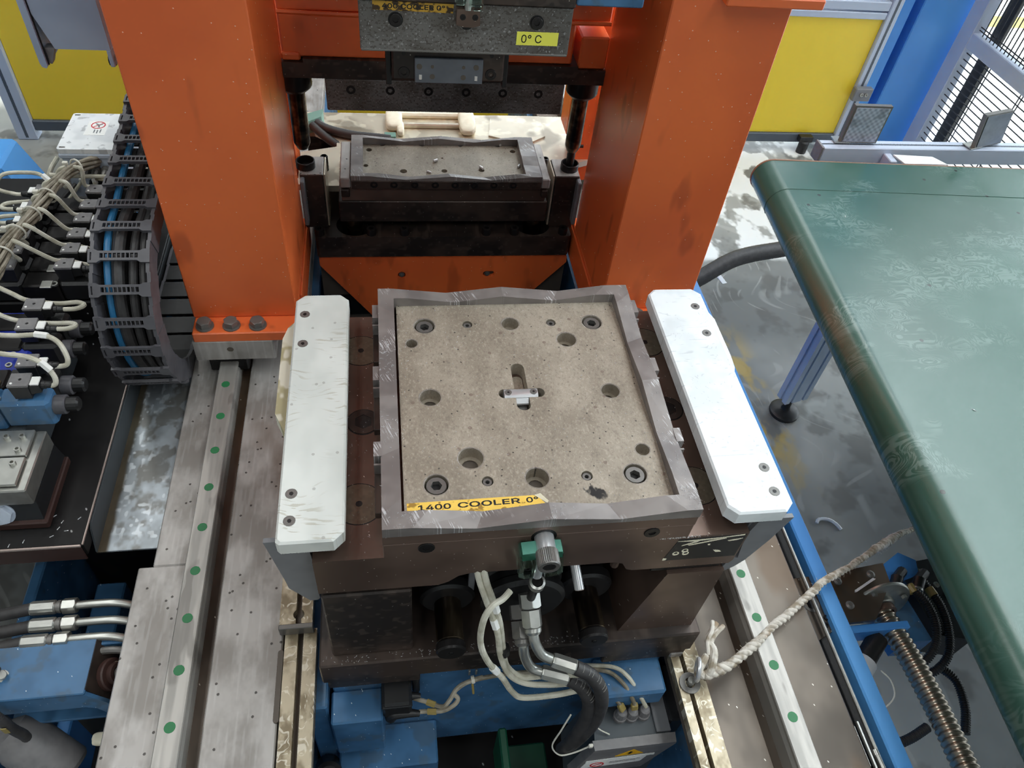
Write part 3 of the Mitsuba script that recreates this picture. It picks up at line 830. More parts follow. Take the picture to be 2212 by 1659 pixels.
part(t, 'latch_pin', cyl((0.1195, UY - 0.009, 1.2165), (0.1195, UY - 0.007, 1.240), 0.0052, 20), 'm_zinc', label='bright round latch pin')

t = thing('upper_carrier', 'dark steel carrier beam with a blue end above the stained die block', 'carrier beam')
part(t, 'beam', box((-0.032, UY - 0.006, 1.2222), (0.274, UY + 0.25, 1.31), 0.002), 'm_dark_steel')
part(t, 'blue_end', box((0.2745, UY - 0.006, 1.2265), (0.373, UY + 0.20, 1.31), 0.002), 'm_blue', label='blue painted end')
t = thing('latch_clip', 'clear green plastic latch clip at the top edge of the picture', 'clip')
part(t, 'clip_half', box((0.1235, UY - 0.026, 1.2205), (0.139, UY - 0.012, 1.26), 0.003), 'm_clear_green')
part(t, 'clip_half', box((0.1005, UY - 0.026, 1.2275), (0.115, UY - 0.012, 1.26), 0.003), 'm_clear_green')

# ---------------- rear lower die on the bolster
RC = 0.1285


def zig(t, hi, lo):
    """height of a die's shear edge along one side, t from 0 to 1"""
    return np.interp(t, [0, 0.09, 0.283, 0.515, 0.735, 0.95, 1.0], [hi, hi, lo, hi, lo, hi, hi])


def shear_ring(x0, x1, y0, y1, w, hi, lo, z0, zside=None):
    """closed rectangular die ring with a zigzag top; w = (front, right, back, left) widths"""
    ts = [0, 0.09, 0.283, 0.515, 0.735, 0.95]
    outer, inner, top = [], [], []
    ix0, ix1, iy0, iy1 = x0 + w[3], x1 - w[1], y0 + w[0], y1 - w[2]
    for side in range(4):
        for tt in ts:
            if side == 0:
                o, i = (x0 + (x1 - x0) * tt, y0), (ix0 + (ix1 - ix0) * tt, iy0)
            elif side == 1:
                o, i = (x1, y0 + (y1 - y0) * tt), (ix1, iy0 + (iy1 - iy0) * tt)
            elif side == 2:
                o, i = (x1 - (x1 - x0) * tt, y1), (ix1 - (ix1 - ix0) * tt, iy1)
            else:
                o, i = (x0, y1 - (y1 - y0) * tt), (ix0, iy1 - (iy1 - iy0) * tt)
            l = lo if side % 2 == 0 or zside is None else zside
            outer.append(o); inner.append(i); top.append(float(zig(tt, hi, l)))
    n = len(outer)
    v = [(o[0], o[1], z) for o, z in zip(outer, top)] + [(i[0], i[1], z) for i, z in zip(inner, top)] + [(o[0], o[1], z0) for o in outer] + [(i[0], i[1], z0) for i in inner]
    f = []
    for k in range(n):
        q = (k + 1) % n
        A, B, C_, D = k, n + k, 2 * n + k, 3 * n + k
        a, b, c, d = q, n + q, 2 * n + q, 3 * n + q
        f += [(A, a, b), (A, b, B), (C_, c, a), (C_, a, A), (B, b, d), (B, d, D), (D, d, c), (D, c, C_)]
    return tri(v, f)


t = thing('rear_die', 'lower steel die with wavy edges at the back between the orange posts', 'die')
part(t, 'base_plate', box((-0.107, 1.416, 0.622), (0.355, 1.60, 0.676), 0.002), 'm_dark_steel')
part(t, 'body', box((-0.099, 1.418, 0.676), (0.349, 1.595, 0.7125), 0.002), 'm_brown_steel')
part(t, 'front_strip', box((-0.076, 1.410, 0.711), (0.334, 1.418, 0.731), 0.001), 'm_dark_steel')
for x in (-0.029, 0.013, 0.057, 0.101, 0.144, 0.186, 0.229, 0.272):
    part(t, 'strip_bolt', socket_head((x, 1.412, 0.7225), (0, -1, 0), 0.0078, 0.0035, 20), 'm_black_bolt', label='black bolt in the front strip')
g = sg.box(-0.054, 1.424, 0.305, 1.572)
HOLES = [(-0.039, 1.543, .0068), (-0.009, 1.566, .006), (0.080, 1.566, .006), (0.168, 1.567, .006), (0.255, 1.567, .006), (0.287, 1.543, .0066), (-0.046, 1.479, .0055), (0.035, 1.458, .0078), (0.124, 1.46, .0066), (0.207, 1.464, .0066), (0.123, 1.512, .0025)]
for x, y, r in HOLES:
    g = g.difference(disc(x, y, r, 22))
part(t, 'plate', slab(g, 0.7125, 0.7255), 'm_die_plate', label='flat die plate with holes', smooth=20)
part(t, 'hole_floor', box((-0.055, 1.42, 0.7095), (0.306, 1.575, 0.7123), 0), 'm_hole')
part(t, 'ring', shear_ring(-0.077, 0.335, 1.412, 1.578, (0.012, 0.035, 0.012, 0.025), 0.7420, 0.7335, 0.7125, 0.740), 'm_die_ring', label='wavy shear ring', smooth=False)
for x0, x1 in ((-0.100, -0.078), (0.336, 0.354)):
    part(t, 'side_strip', box((x0, 1.412, 0.7125), (x1, 1.560, 0.736), 0.002), 'm_bed_steel', label='bright side strip')
    part(t, 'side_key', box((x0 + 0.001, 1.410, 0.690), (x1 - 0.003, 1.425, 0.709), 0.002), 'm_dark_steel')
for hx in (-0.076, 0.330):
    part(t, 'lift_column', cyl((hx, 1.437, 0.36), (hx, 1.437, 0.622), 0.019, 28), 'm_pin', label='polished lifting column')
SL = [((0.107, 1.497), 0.6, 0.003), ((0.090, 1.452), 2.6, 0.0022), ((0.207, 1.470), 2.2, 0.003), ((0.293, 1.479), 1.1, 0.0026), ((0.261, 1.570), 1.5, 0.0026)]
where = ('in the middle', 'near the front edge', 'over a front hole', 'in the front right corner', 'in the back right corner')
for ((x, y), a, r), wh in zip(SL, where):
    c, s = math.cos(a) * 0.0055, math.sin(a) * 0.0055
    solo('metal_slug', cyl((x - c, y - s, 0.7257 + r), (x + c, y + s, 0.7257 + r), r, 14, 0.0006), 'm_slug', f'small bright punched slug lying on the rear die {wh}', 'metal slug')
solo('metal_slug', cyl((0.410, 1.441, 0.618), (0.418, 1.435, 0.6185), 0.0026, 14, 0.0006), 'm_slug', 'small bright slug on the bolster before the right guide block', 'metal slug')

for x0, x1, bx, nm in ((-0.183, -0.135, -0.171, 'left'), (0.368, 0.424, 0.4035, 'right')):
    t = thing('guide_block', f'steel block with a round guide bush beside the {nm} orange post', 'guide block')
    part(t, 'block', box((x0, 1.426, 0.600), (x1, 1.497, 0.735), 0.002), 'm_dark_steel')
    part(t, 'block_top', box((x0 + 0.001, 1.427, 0.7345), (x1 - 0.001, 1.496, 0.7357), 0.0004), 'm_bed_steel', label='bare steel top')
    part(t, 'bush', lathe([(0.0165, 0), (0.020, 0), (0.020, 0.0145), (0.0188, 0.016), (0.0172, 0.016), (0.0165, 0.0145), (0.0165, 0)], (bx, 1.457, 0.7355), n=36), 'm_black_bolt', label='black round bush')
    part(t, 'bush_bore', cyl((bx, 1.457, 0.7352), (bx, 1.457, 0.7366), 0.0166, 30), 'm_black')
    part(t, 'angle_plate', box((x1 if bx < 0 else x0 - 0.004, 1.43, 0.602), (x1 + 0.004 if bx < 0 else x0, 1.50, 0.733), 0.001), 'm_oily_plate')

# ---------------- oily rear table plate and what lies on it
t = thing('rear_table_plate', 'oily beige steel plate behind the rear die', 'steel plate')
pl = sg.Polygon([(-0.135, 1.50), (-0.106, 1.50), (-0.106, 1.60), (0.365, 1.60), (0.365, 1.505), (0.452, 1.505), (0.452, 1.60), (0.50, 1.62), (0.50, 1.826), (-0.24, 1.826), (-0.24, 1.74), (-0.172, 1.735), (-0.118, 1.690), (-0.118, 1.665), (-0.20, 1.64), (-0.20, 1.505)])
part(t, 'plate', slab(pl, 0.645, 0.660), 'm_oily_plate', smooth=20)
part(t, 'raised_plate', slab(sg.Polygon([(0.255, 1.72), (0.345, 1.68), (0.40, 1.72), (0.40, 1.82), (0.27, 1.82)]), 0.660, 0.664), 'm_oily_plate', label='raised oily plate')
part(t, 'support', box((-0.2, 1.795, 0.0), (0.46, 1.82, 0.645), 0.003), 'm_dark_steel')
for x, y in ((-0.141, 1.565), (0.372, 1.565)):
    part(t, 'stop_cup', lathe([(0, 0), (0.0085, 0), (0.0085, 0.034), (0.0072, 0.036), (0.0055, 0.036), (0.0055, 0.030), (0, 0.030)], (x, y, 0.66), n=22), 'm_black_bolt', label='small dark stop cup')
for x, y in ((-0.170, 1.60), (0.408, 1.60)):
    part(t, 'drilled_hole', cyl((x, y, 0.6598), (x, y, 0.6604), 0.0085, 22), 'm_hole', label='dark drilled hole')
t = thing('taped_bracket', 'steel bracket wrapped in cream masking tape behind the rear die', 'bracket')
part(t, 'crossbar', box((0.02, 1.752, 0.660), (0.20, 1.766, 0.672), 0.003), 'm_oily_plate')
part(t, 'crossbar', box((0.02, 1.800, 0.660), (0.21, 1.825, 0.674), 0.006), 'm_masking')


def lump(cx, cy, cz, sx, sy, sz, seed, amp=0.12):
    m = trimesh.creation.icosphere(3)
    v = np.asarray(m.vertices)
    v = np.sign(v) * np.abs(v) ** 0.55
    v = v * (1 + amp * (meshkit.fbm(v * 2.5 + seed, 3, seed)[:, None] - 0.5))
    return tri(v * [sx, sy, sz] + [cx, cy, cz], m.faces)


part(t, 'tape_wrap', lump(0.021, 1.778, 0.671, 0.021, 0.045, 0.011, 3), 'm_masking', label='crumpled masking tape')
part(t, 'tape_wrap', lump(0.036, 1.737, 0.669, 0.009, 0.026, 0.009, 4), 'm_masking', label='crumpled masking tape')
part(t, 'tape_wrap', lump(0.204, 1.770, 0.671, 0.021, 0.054, 0.011, 5), 'm_masking', label='crumpled masking tape')
part(t, 'teal_strip', box((-0.004, 1.700, 0.6605), (0.024, 1.722, 0.668), 0.001), 'm_teal_tape', label='piece of teal tape')
for pts, lb in (([(-0.175, 1.752, 0.680), (-0.14, 1.725, 0.672), (-0.08, 1.701, 0.670), (-0.02, 1.690, 0.670), (0.01, 1.684, 0.670)], 'thick black hose lying behind the rear die, the farther one'),
                ([(-0.178, 1.735, 0.676), (-0.13, 1.695, 0.655), (-0.07, 1.660, 0.640), (0.0, 1.648, 0.635), (0.06, 1.645, 0.63)], 'thick black hose behind the rear die, dipping below the plate edge')):
    solo('black_hose', sweep(pts, 0.0105, 12), 'm_rubber', lb, 'hose')
solo('tape_roll_end', hull([(-0.205, 1.745, 0.661), (-0.15, 1.772, 0.661), (-0.15, 1.745, 0.661), (-0.185, 1.720, 0.661), (-0.205, 1.745, 0.694), (-0.15, 1.772, 0.698), (-0.155, 1.750, 0.69), (-0.19, 1.725, 0.688)]), 'm_teal_tape', 'teal tape wrapped block by the left guide pin', 'tape')

# ================================================================== front tool
# ---- base slide: bottom plate, pillars, tool plate
t = thing('tool_slide', 'dark steel tool slide carrying the large die in front', 'tool slide')
part(t, 'bottom_plate', box((-0.120, 0.435, 0.519), (0.446, 0.90, 0.578), 0.0025), 'm_dark_steel')
part(t, 'lower_step', box((-0.113, 0.437, 0.492), (0.022, 0.80, 0.519), 0.002), 'm_dark_steel')
part(t, 'lower_step', box((0.305, 0.437, 0.492), (0.440, 0.80, 0.519), 0.002), 'm_dark_steel')
part(t, 'pillar', box((-0.101, 0.450, 0.578), (0.012, 0.86, 0.759), 0.0025), 'm_dark_steel')
part(t, 'pillar', xz_slab([(0.353, 0.750), (0.434, 0.750), (0.434, 0.578), (0.318, 0.578)], 0.450, 0.86), 'm_brown_steel', smooth=False)
part(t, 'spacer', box((-0.101, 0.458, 0.759), (0.012, 0.86, 0.770), 0.001), 'm_black')
part(t, 'spacer', box((0.330, 0.456, 0.750), (0.428, 0.86, 0.770), 0.001), 'm_black')
pr = sg.Polygon([(-0.102, 0.848), (0.437, 0.848), (0.437, 0.778), (0.433, 0.770), (0.30, 0.770), (0.29, 0.774), (0.282, 0.790), (0.27, 0.795), (0.085, 0.795), (0.070, 0.790), (0.058, 0.777), (0.045, 0.770), (-0.102, 0.770)])
TOPZ = 0.848
pm = man(xz_slab(pr, 0.4495, 0.863))
pads = [(-0.0475, 0.791, 0.0300), (-0.0490, 0.526, 0.0300), (0.386, 0.792, 0.0300), (0.387, 0.524, 0.0300)]
screws = [(-0.044, 0.656, 0.0215), (0.386, 0.657, 0.0215)]
part(t, 'tool_plate', tm(pm), 'm_brown_steel', label='brown tool plate', smooth=25)
for x, y, r in pads:
    part(t, 'pad_joint', lathe([(r - 0.0008, 0), (r + 0.0004, 0), (r + 0.0004, 0.0003), (r - 0.0008, 0.0003), (r - 0.0008, 0)], (x, y, TOPZ), n=48), 'm_black', label='dark joint around the round pad')
    part(t, 'round_pad', cyl((x, y, TOPZ - 0.002), (x, y, TOPZ + 0.0004), r - 0.0008, 48), 'm_pad', label='flush round pad')
    part(t, 'pad_hole', cyl((x, y, TOPZ + 0.0003), (x, y, TOPZ + 0.0006), 0.0042, 16), 'm_black')
for x, y, r in screws:
    part(t, 'plug_joint', lathe([(r - 0.001, 0), (r + 0.0008, 0), (r + 0.0008, 0.0003), (r - 0.001, 0.0003), (r - 0.001, 0)], (x, y, TOPZ), n=40), 'm_black')
    part(t, 'plug_screw', prism(sg.Polygon(disc(0, 0, r - 0.001, 40).exterior.coords, [hexagon(0.0125, 0.5).exterior.coords]), 0.001, (x, y, TOPZ)), 'm_dark_steel', label='large flush plug screw')
    part(t, 'plug_socket', prism(hexagon(0.0124, 0.5), 0.0004, (x, y, TOPZ)), 'm_black', label='dark hexagon socket')
part(t, 'worn_decal', hull([(x, y, z) for y in (0.4490, 0.4497) for x, z in ((0.345, 0.8425), (0.4345, 0.8445), (0.4345, 0.7905), (0.335, 0.7905))]), 'm_motor_box', label='worn black decal patch', smooth=False)
for pts in ([(0.344, 0.838), (0.372, 0.8395), (0.40, 0.841), (0.432, 0.845), (0.432, 0.843), (0.374, 0.8365), (0.37, 0.833), (0.352, 0.826), (0.352, 0.8275), (0.368, 0.8355)],
            [(0.360, 0.8275), (0.392, 0.8365), (0.408, 0.8395), (0.409, 0.838), (0.39, 0.833), (0.362, 0.826)],
            [(0.412, 0.832), (0.419, 0.834), (0.432, 0.836), (0.425, 0.832), (0.414, 0.8305)],
            [(0.399, 0.8105), (0.408, 0.8085), (0.412, 0.8045), (0.404, 0.8042)],
            [(0.3345, 0.797), (0.3400, 0.7955), (0.3385, 0.7915), (0.3345, 0.7915)],
            [(0.387, 0.8265), (0.3905, 0.8268), (0.3905, 0.8240), (0.3880, 0.8235)]):
    part(t, 'decal_residue', xz_slab(pts, 0.4487, 0.4491), 'm_masking', label='cream glue residue', smooth=False)
for x, z in ((0.349, 0.8075), (0.3625, 0.8065), (0.3600, 0.8135)):
    part(t, 'decal_residue', xz_slab(disc(x, z, 0.0046, 12).difference(disc(x, z + 0.001, 0.0026, 10)), 0.4487, 0.4491), 'm_masking', label='cream glue residue', smooth=False)
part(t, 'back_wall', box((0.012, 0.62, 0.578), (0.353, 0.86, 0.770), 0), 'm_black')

# ---- white plastic guards with their brackets
def guard(name_label, m, mstain, x0, x1, xs, s, stain_label):
    t = thing('side_guard', name_label, 'guard')
    c1 = 0.012
    y0, y1 = 0.452, 0.869
    xi, xo = (x1, x0) if s < 0 else (x0, x1)
    pts = [(x0 + (0.004 if s < 0 else c1), y0), (x1 - (c1 if s < 0 else 0.012), y0), (x1, y0 + c1), (x1, y1 - c1), (x1 - c1, y1), (x0 + c1, y1), (x0, y1 - c1), (x0, y0 + (0.004 if s < 0 else c1))]
    body = hull([(x, y, z) for x, y in pts for z in (0.868, 0.8875)] + [(x + (0.0025 if x < (x0 + x1) / 2 else -0.0025), y + (0.0025 if y < 0.65 else -0.0025), 0.890) for x, y in pts])
    part(t, 'guard_strip', body, m)
    for y in (0.826, 0.7665, 0.518, 0.481):
        part(t, 'guard_screw', socket_head((xs, y, 0.8893), (0, 0, 1), 0.0070, 0.0012, 22, sock=0.42), 'm_grey_bolt', label='grey countersunk screw')
        part(t, 'guard_screw_socket', prism(hexagon(0.0026), 0.0004, (xs, y, 0.8902)), 'm_black')
    a, b = (x0 - 0.018, x0 + 0.03) if s < 0 else (x1 - 0.03, x1 + 0.018)
    ys = [(0.842, 0), (0.838, 0.6)]
    q = []
    for y, e in ((0.700, 1), (0.846, 1)):
        q.append((a if s < 0 else b, y))
    if s < 0:
        poly = sg.Polygon([(a, 0.66), (a, 0.80), (a + 0.006, 0.822), (a + 0.018, 0.838), (a + 0.03, 0.843), (b, 0.843), (b, 0.60), (a + 0.022, 0.61)])
    else:
        poly = sg.Polygon([(b, 0.74), (b, 0.82), (b - 0.006, 0.838), (b - 0.018, 0.846), (a, 0.846), (a, 0.69), (b - 0.012, 0.69), (b - 0.002, 0.715)])
    part(t, 'lower_pad', slab(poly, 0.846, 0.8675), mstain, label=stain_label, smooth=20)
    # flat steel bracket hanging down in front
    if s < 0:
        br = [(-0.1555, 0.868), (-0.1085, 0.868), (-0.1055, 0.83), (-0.1055, 0.722), (-0.109, 0.718), (-0.118, 0.718), (-0.1405, 0.755), (-0.1425, 0.775)]
        part(t, 'bracket', xz_slab(br, 0.468, 0.474), 'm_grey_paint', label='grey flat steel bracket')
        part(t, 'bracket_web', box((-0.112, 0.474, 0.72), (-0.106, 0.84, 0.866), 0.001), 'm_grey_paint', label='grey flat steel bracket')
    else:
        br = [(0.4475, 0.868), (0.4915, 0.868), (0.478, 0.815), (0.4605, 0.765), (0.450, 0.748), (0.436, 0.735), (0.430, 0.735), (0.4365, 0.768), (0.4415, 0.772), (0.4475, 0.772), (0.4395, 0.83)]
        part(t, 'bracket', xz_slab(br, 0.455, 0.461), 'm_grey_paint', label='grey flat steel bracket', smooth=False)
        part(t, 'bracket_web', box((0.4405, 0.461, 0.745), (0.4465, 0.84, 0.866), 0.001), 'm_grey_paint', label='grey flat steel bracket')


guard('scuffed yellowish white plastic strip along the left side of the large die', 'm_guard_aged', 'm_guard_stained', -0.1385, -0.0630, -0.1243, -1, 'stained resin pad under the strip')
guard('clean bright white plastic strip along the right side of the large die', 'm_guard_white', 'm_guard_white', 0.3985, 0.4855, 0.4667, 1, 'white pad under the strip')

# ---- the large die
t = thing('front_die', 'large square steel die with holes, cross slot and wavy shear edges in the centre', 'die')
DX0, DX1, DY0, DY1 = -0.0200, 0.3545, 0.4460, 0.8500
part(t, 'body', box((DX0 - 0.0005, 0.4485, 0.848), (DX1 + 0.0005, 0.8465, 0.8775), 0.001), 'm_brown_steel', label='brown die body', smooth=25)
part(t, 'body_rim', shear_ring(DX0 - 0.0005, DX1 + 0.0005, 0.4485, 0.8465, (0.02, 0.02, 0.02, 0.02), 0.8955, 0.8955, 0.8775), 'm_brown_steel', label='brown upper rim of the body', smooth=False)
ring = shear_ring(DX0, DX1, DY0, DY1, (0.0225, 0.0235, 0.0215, 0.0225), 0.9155, 0.9055, 0.8985, 0.908)
part(t, 'recess', shear_ring(DX0 + 0.002, DX1 - 0.002, 0.4500, 0.845, (0.016, 0.018, 0.018, 0.016), 0.8985, 0.8985, 0.8955), 'm_hole', smooth=False)
part(t, 'shear_ring', ring, 'm_die_ring', label='grey shear ring with zigzag top', smooth=False)
for s in (-1, 1):
    for y, l in ((0.808, 0.027), (0.688, 0.025), (0.563, 0.022)):
        xo = DX0 if s < 0 else DX1
        tab = sg.box(xo - 0.0085 if s < 0 else xo - 0.001, y - l / 2, xo + 0.001 if s < 0 else xo + 0.0085, y + l / 2)
        part(t, 'side_tab', slab(tab, 0.884, 0.9095), 'm_die_ring', smooth=False)
        tab2 = sg.box(xo - 0.0085 if s < 0 else xo, y - l / 2 - 0.008, xo if s < 0 else xo + 0.0085, y - l / 2 - 0.0055)
        part(t, 'side_fin', slab(tab2, 0.880, 0.902), 'm_die_ring', smooth=False)
        part(t, 'side_shelf', box((xo - 0.0085 if s < 0 else xo, y - 0.075, 0.872), (xo if s < 0 else xo + 0.0085, y + l / 2, 0.884), 0.0008), 'm_dark_steel')
g = sg.box(DX0 + 0.0255, 0.4690, DX1 - 0.0237, 0.8284)
BOLTS = [(0.0445, 0.7855), (0.2905, 0.7855), (0.0445, 0.5125), (0.2905, 0.5125)]
SMALL = [(0.106, 0.7865), (0.229, 0.7865), (0.106, 0.5135), (0.229, 0.5135)]
BIG = [(0.1685, 0.786, .0125), (0.246, 0.751, .0140), (0.0250, 0.751, .0080), (0.0450, 0.650, .0140), (0.289, 0.650, .0125), (0.089, 0.549, .0158), (0.309, 0.549, .0092), (0.167, 0.5145, .0145)]
for x, y in BOLTS:
    g = g.difference(disc(x, y, 0.0147, 36))
for x, y in SMALL:
    g = g.difference(disc(x, y, 0.0072, 24))
for x, y, r in BIG:
    g = g.difference(disc(x, y, r, 36))
cross = sg.LineString([(0.167, 0.697), (0.167, 0.631)]).buffer(0.0092).union(sg.LineString([(0.1435, 0.652), (0.1905, 0.652)]).buffer(0.0078))
g = g.difference(cross)
pm = slab(g, 0.878, 0.900)
part(t, 'die_plate', pm, 'm_die_plate', label='flat die plate', smooth=25)
rim = []
for x, y, r in [(x, y, 0.0147) for x, y in BOLTS] + BIG:
    rim.append(lathe([(r - 0.0002, -0.0009), (r + 0.0007, 0.0002), (r + 0.0011, 0.0002), (r + 0.0011, -0.0005), (r - 0.0002, -0.0009)], (x, y, 0.900), n=36))
for k, m in enumerate(rim):
    part(t, 'hole_chamfer', m, 'm_die_ring', label='bright chamfer of a hole')
for x, y, r in BIG:
    part(t, 'hole_step', lathe([(r * 0.66, 0), (r * 1.0, 0), (r * 1.0, 0.0015), (r * 0.66, 0.0015), (r * 0.66, 0)], (x, y, 0.8800), n=32), 'm_die_plate', label='step inside a hole')
    part(t, 'hole_floor', cyl((x, y, 0.8782), (x, y, 0.8790), r, 28), 'm_hole', label='dark hole bottom')
for k, (x, y) in enumerate(BOLTS):
    part(t, 'die_bolt', socket_head((x, y, 0.8815), (0, 0, 1), 0.0125, 0.0165, 36, rot=0.3 + 0.4 * k, sock=0.56), 'm_grey_bolt', label='socket head bolt')
    part(t, 'bolt_socket', prism(hexagon(0.0069, 0.3 + 0.4 * k), 0.0006, (x, y, 0.8905)), 'm_black')
for k, (x, y) in enumerate(SMALL):
    part(t, 'die_screw', socket_head((x, y, 0.8885), (0, 0, 1), 0.0058, 0.0095, 24, rot=0.2 + 0.5 * k, sock=0.5), 'm_grey_bolt', label='small socket head screw')
    part(t, 'screw_socket', prism(hexagon(0.0029, 0.2 + 0.5 * k), 0.0004, (x, y, 0.8935)), 'm_black')
part(t, 'slot_floor', slab(sg.LineString([(0.167, 0.692), (0.167, 0.634)]).buffer(0.0080), 0.8785, 0.8800), 'm_die_plate', label='floor of the cross slot')
part(t, 'slot_key', hull([(x, y, z) for x in (0.1585, 0.1735) for y in (0.629, 0.650) for z in (0.880, 0.8875)]), 'm_grey_bolt')
bar = hull([(x, y, z) for x in (0.1430, 0.1885) for y, z in ((0.6445, 0.8995), (0.6475, 0.9018), (0.6565, 0.9018), (0.6595, 0.8995), (0.6445, 0.892), (0.6595, 0.892))])
part(t, 'slot_bar', bar, 'm_chrome', label='bright polished bar in the cross slot', smooth=40)
part(t, 'slot_bar_lip', hull([(x, y, z) for x in (0.1585, 0.1755) for y, z in ((0.6445, 0.8985), (0.638, 0.8945), (0.6375, 0.892), (0.6445, 0.892))]), 'm_chrome')
for x in (0.1487, 0.1828):
    part(t, 'slot_screw', socket_head((x, 0.652, 0.9014), (0, 0, 1), 0.0047, 0.0012, 24, sock=0.36), 'm_grey_bolt')
    part(t, 'slot_screw_socket', prism(hexagon(0.0017), 0.0003, (x, 0.652, 0.9024)), 'm_black')
for x in (0.0295, 0.3030):
    part(t, 'front_plug', socket_head((x, 0.4495, 0.8665), (0, -1, 0), 0.0098, 0.0026, 30, sock=0.5), 'm_black_bolt', label='black bolt in the front face')
# yellow tape
tz = 0.9003
tp = sg.Polygon([(0.0085, 0.4695), (0.0085, 0.4885), (0.090, 0.4895), (0.1585, 0.4898), (0.1645, 0.4865), (0.1745, 0.4735), (0.1735, 0.4705), (0.09, 0.4690)])
part(t, 'tape', slab(tp, 0.9, tz), 'm_tape', label='yellow tape strip reading 1400 COOLER 0 degrees')
part(t, 'tape_curl', hull([(0.1595, 0.4900, tz), (0.1665, 0.4900, 0.9035), (0.1755, 0.4800, 0.9015), (0.1735, 0.4780, tz)]), 'm_masking', label='curled tape end')
part(t, 'tape_lettering', lettering('1400', 0.0068, (0.0195, 0.4775, tz), (1, 0.02, 0), (0, 0, 1), 0.0400), 'm_black_ink', smooth=False)
part(t, 'tape_lettering', lettering('COOLER', 0.0068, (0.0665, 0.4784, tz), (1, 0.02, 0), (0, 0, 1), 0.0750), 'm_black_ink', smooth=False)
part(t, 'tape_lettering', lettering('0°', 0.0068, (0.1480, 0.4800, tz), (1, 0.02, 0), (0, 0, 1), 0.0155), 'm_black_ink', smooth=False)

# ---- swarf: countless fine slivers lying about
def slivers(n, fn, lmin, lmax, w):
    v, f = [], []
    for _ in range(n):
        o = fn()
        if o is None:
            continue
        x, y, z = o
        a, l, b = rng.uniform(0, 2 * np.pi), rng.uniform(lmin, lmax), rng.uniform(-0.9, 0.9)
        pts = [np.array([math.cos(a + b * s) * l * s, math.sin(a + b * s) * l * s, 0.0006 * (1 - (2 * s - 1) ** 2)]) for s in (0, 0.5, 1)]
        k = len(v)
        for i, q in enumerate(pts):
            nrm = np.array([-math.sin(a + b), math.cos(a + b), 0.4]) * w * (1.0 if i == 1 else 0.6)
            v += [(x + q[0] + nrm[0], y + q[1] + nrm[1], z + q[2] + nrm[2]), (x + q[0] - nrm[0], y + q[1] - nrm[1], z + q[2] + 0.0001), (x + q[0], y + q[1], z + q[2] + w * 1.6)]
        for i in (0, 3):
            A = k + i
            for p, q in ((0, 1), (1, 2), (2, 0)):
                f += [(A + p, A + q, A + 3 + q), (A + p, A + 3 + q, A + 3 + p)]
        f += [(k, k + 2, k + 1), (k + 6, k + 7, k + 8)]
    return tri(v, f)


def ring_z(x, y):
    tx, ty = (x - DX0) / (DX1 - DX0), (y - DY0) / (DY1 - DY0)
    if y < DY0 + 0.0225:
        return float(zig(tx, 0.9155, 0.9045))
    if y > DY1 - 0.0215:
        return float(zig(1 - tx, 0.9155, 0.9045))
    return float(zig(ty if x > 0.2 else 1 - ty, 0.9155, 0.908))


CL = [(-0.010, 0.735, 0.016, 5), (-0.012, 0.70, 0.02, 4), (-0.008, 0.60, 0.02, 3), (0.02, 0.462, 0.022, 6), (0.346, 0.47, 0.014, 7), (0.32, 0.51, 0.03, 4), (0.345, 0.80, 0.02, 3), (0.30, 0.845, 0.04, 3), (0.18, 0.455, 0.02, 4), (0.06, 0.845, 0.03, 2), (0.335, 0.56, 0.02, 3)]
CW = np.array([c[3] for c in CL], float)


def on_die():
    if rng.random() < 0.62:
        c = CL[rng.choice(len(CL), p=CW / CW.sum())]
        x, y = rng.normal(c[0], c[2] * 0.6), rng.normal(c[1], c[2] * 0.6)
    else:
        x, y = rng.uniform(DX0, DX1), rng.uniform(DY0, DY1)
    if not (DX0 < x < DX1 and DY0 + 0.001 < y < DY1):
        return None
    if DX0 + 0.0255 < x < DX1 - 0.0255 and 0.47 < y < 0.8265:
        if not g.contains(sg.Point(x, y)) or (0.005 < x < 0.18 and y < 0.492):
            return None
        return x, y, 0.9003
    if DX0 + 0.0215 < x < DX1 - 0.0225 and DY0 + 0.0215 < y < DY1 - 0.0205:
        return None
    return x, y, ring_z(x, y) + 0.0003


def on_plate():
    x = rng.uniform(-0.07, -0.03) if rng.random() < 0.6 else rng.uniform(0.365, 0.40)
    return x, rng.uniform(0.452, 0.85), TOPZ + 0.0004


sw = join(slivers(900, on_die, 0.0006, 0.0032, 0.00022), slivers(160, on_plate, 0.0006, 0.0022, 0.0002),
          slivers(420, lambda: (rng.uniform(-0.019, 0.06) if rng.random() < 0.5 else (rng.uniform(0.10, 0.2) if rng.random() < 0.5 else rng.uniform(0.28, 0.353)), rng.uniform(0.4487, 0.4500), 0.8958), 0.0006, 0.002, 0.00035),
          slivers(160, lambda: (rng.normal(0.343, 0.014), rng.uniform(0.4475, 0.4495), TOPZ + 0.0003 + abs(rng.normal(0, 0.0003))), 0.0004, 0.0014, 0.0003),
          slivers(120, lambda: (rng.uniform(-0.115, 0.30), rng.uniform(0.437, 0.449), 0.5785), 0.0008, 0.0026, 0.0003))
solo('metal_swarf', sw, 'm_swarf', 'fine bright metal slivers strewn over the large die and its plate', 'swarf', kind='stuff', smooth=False)

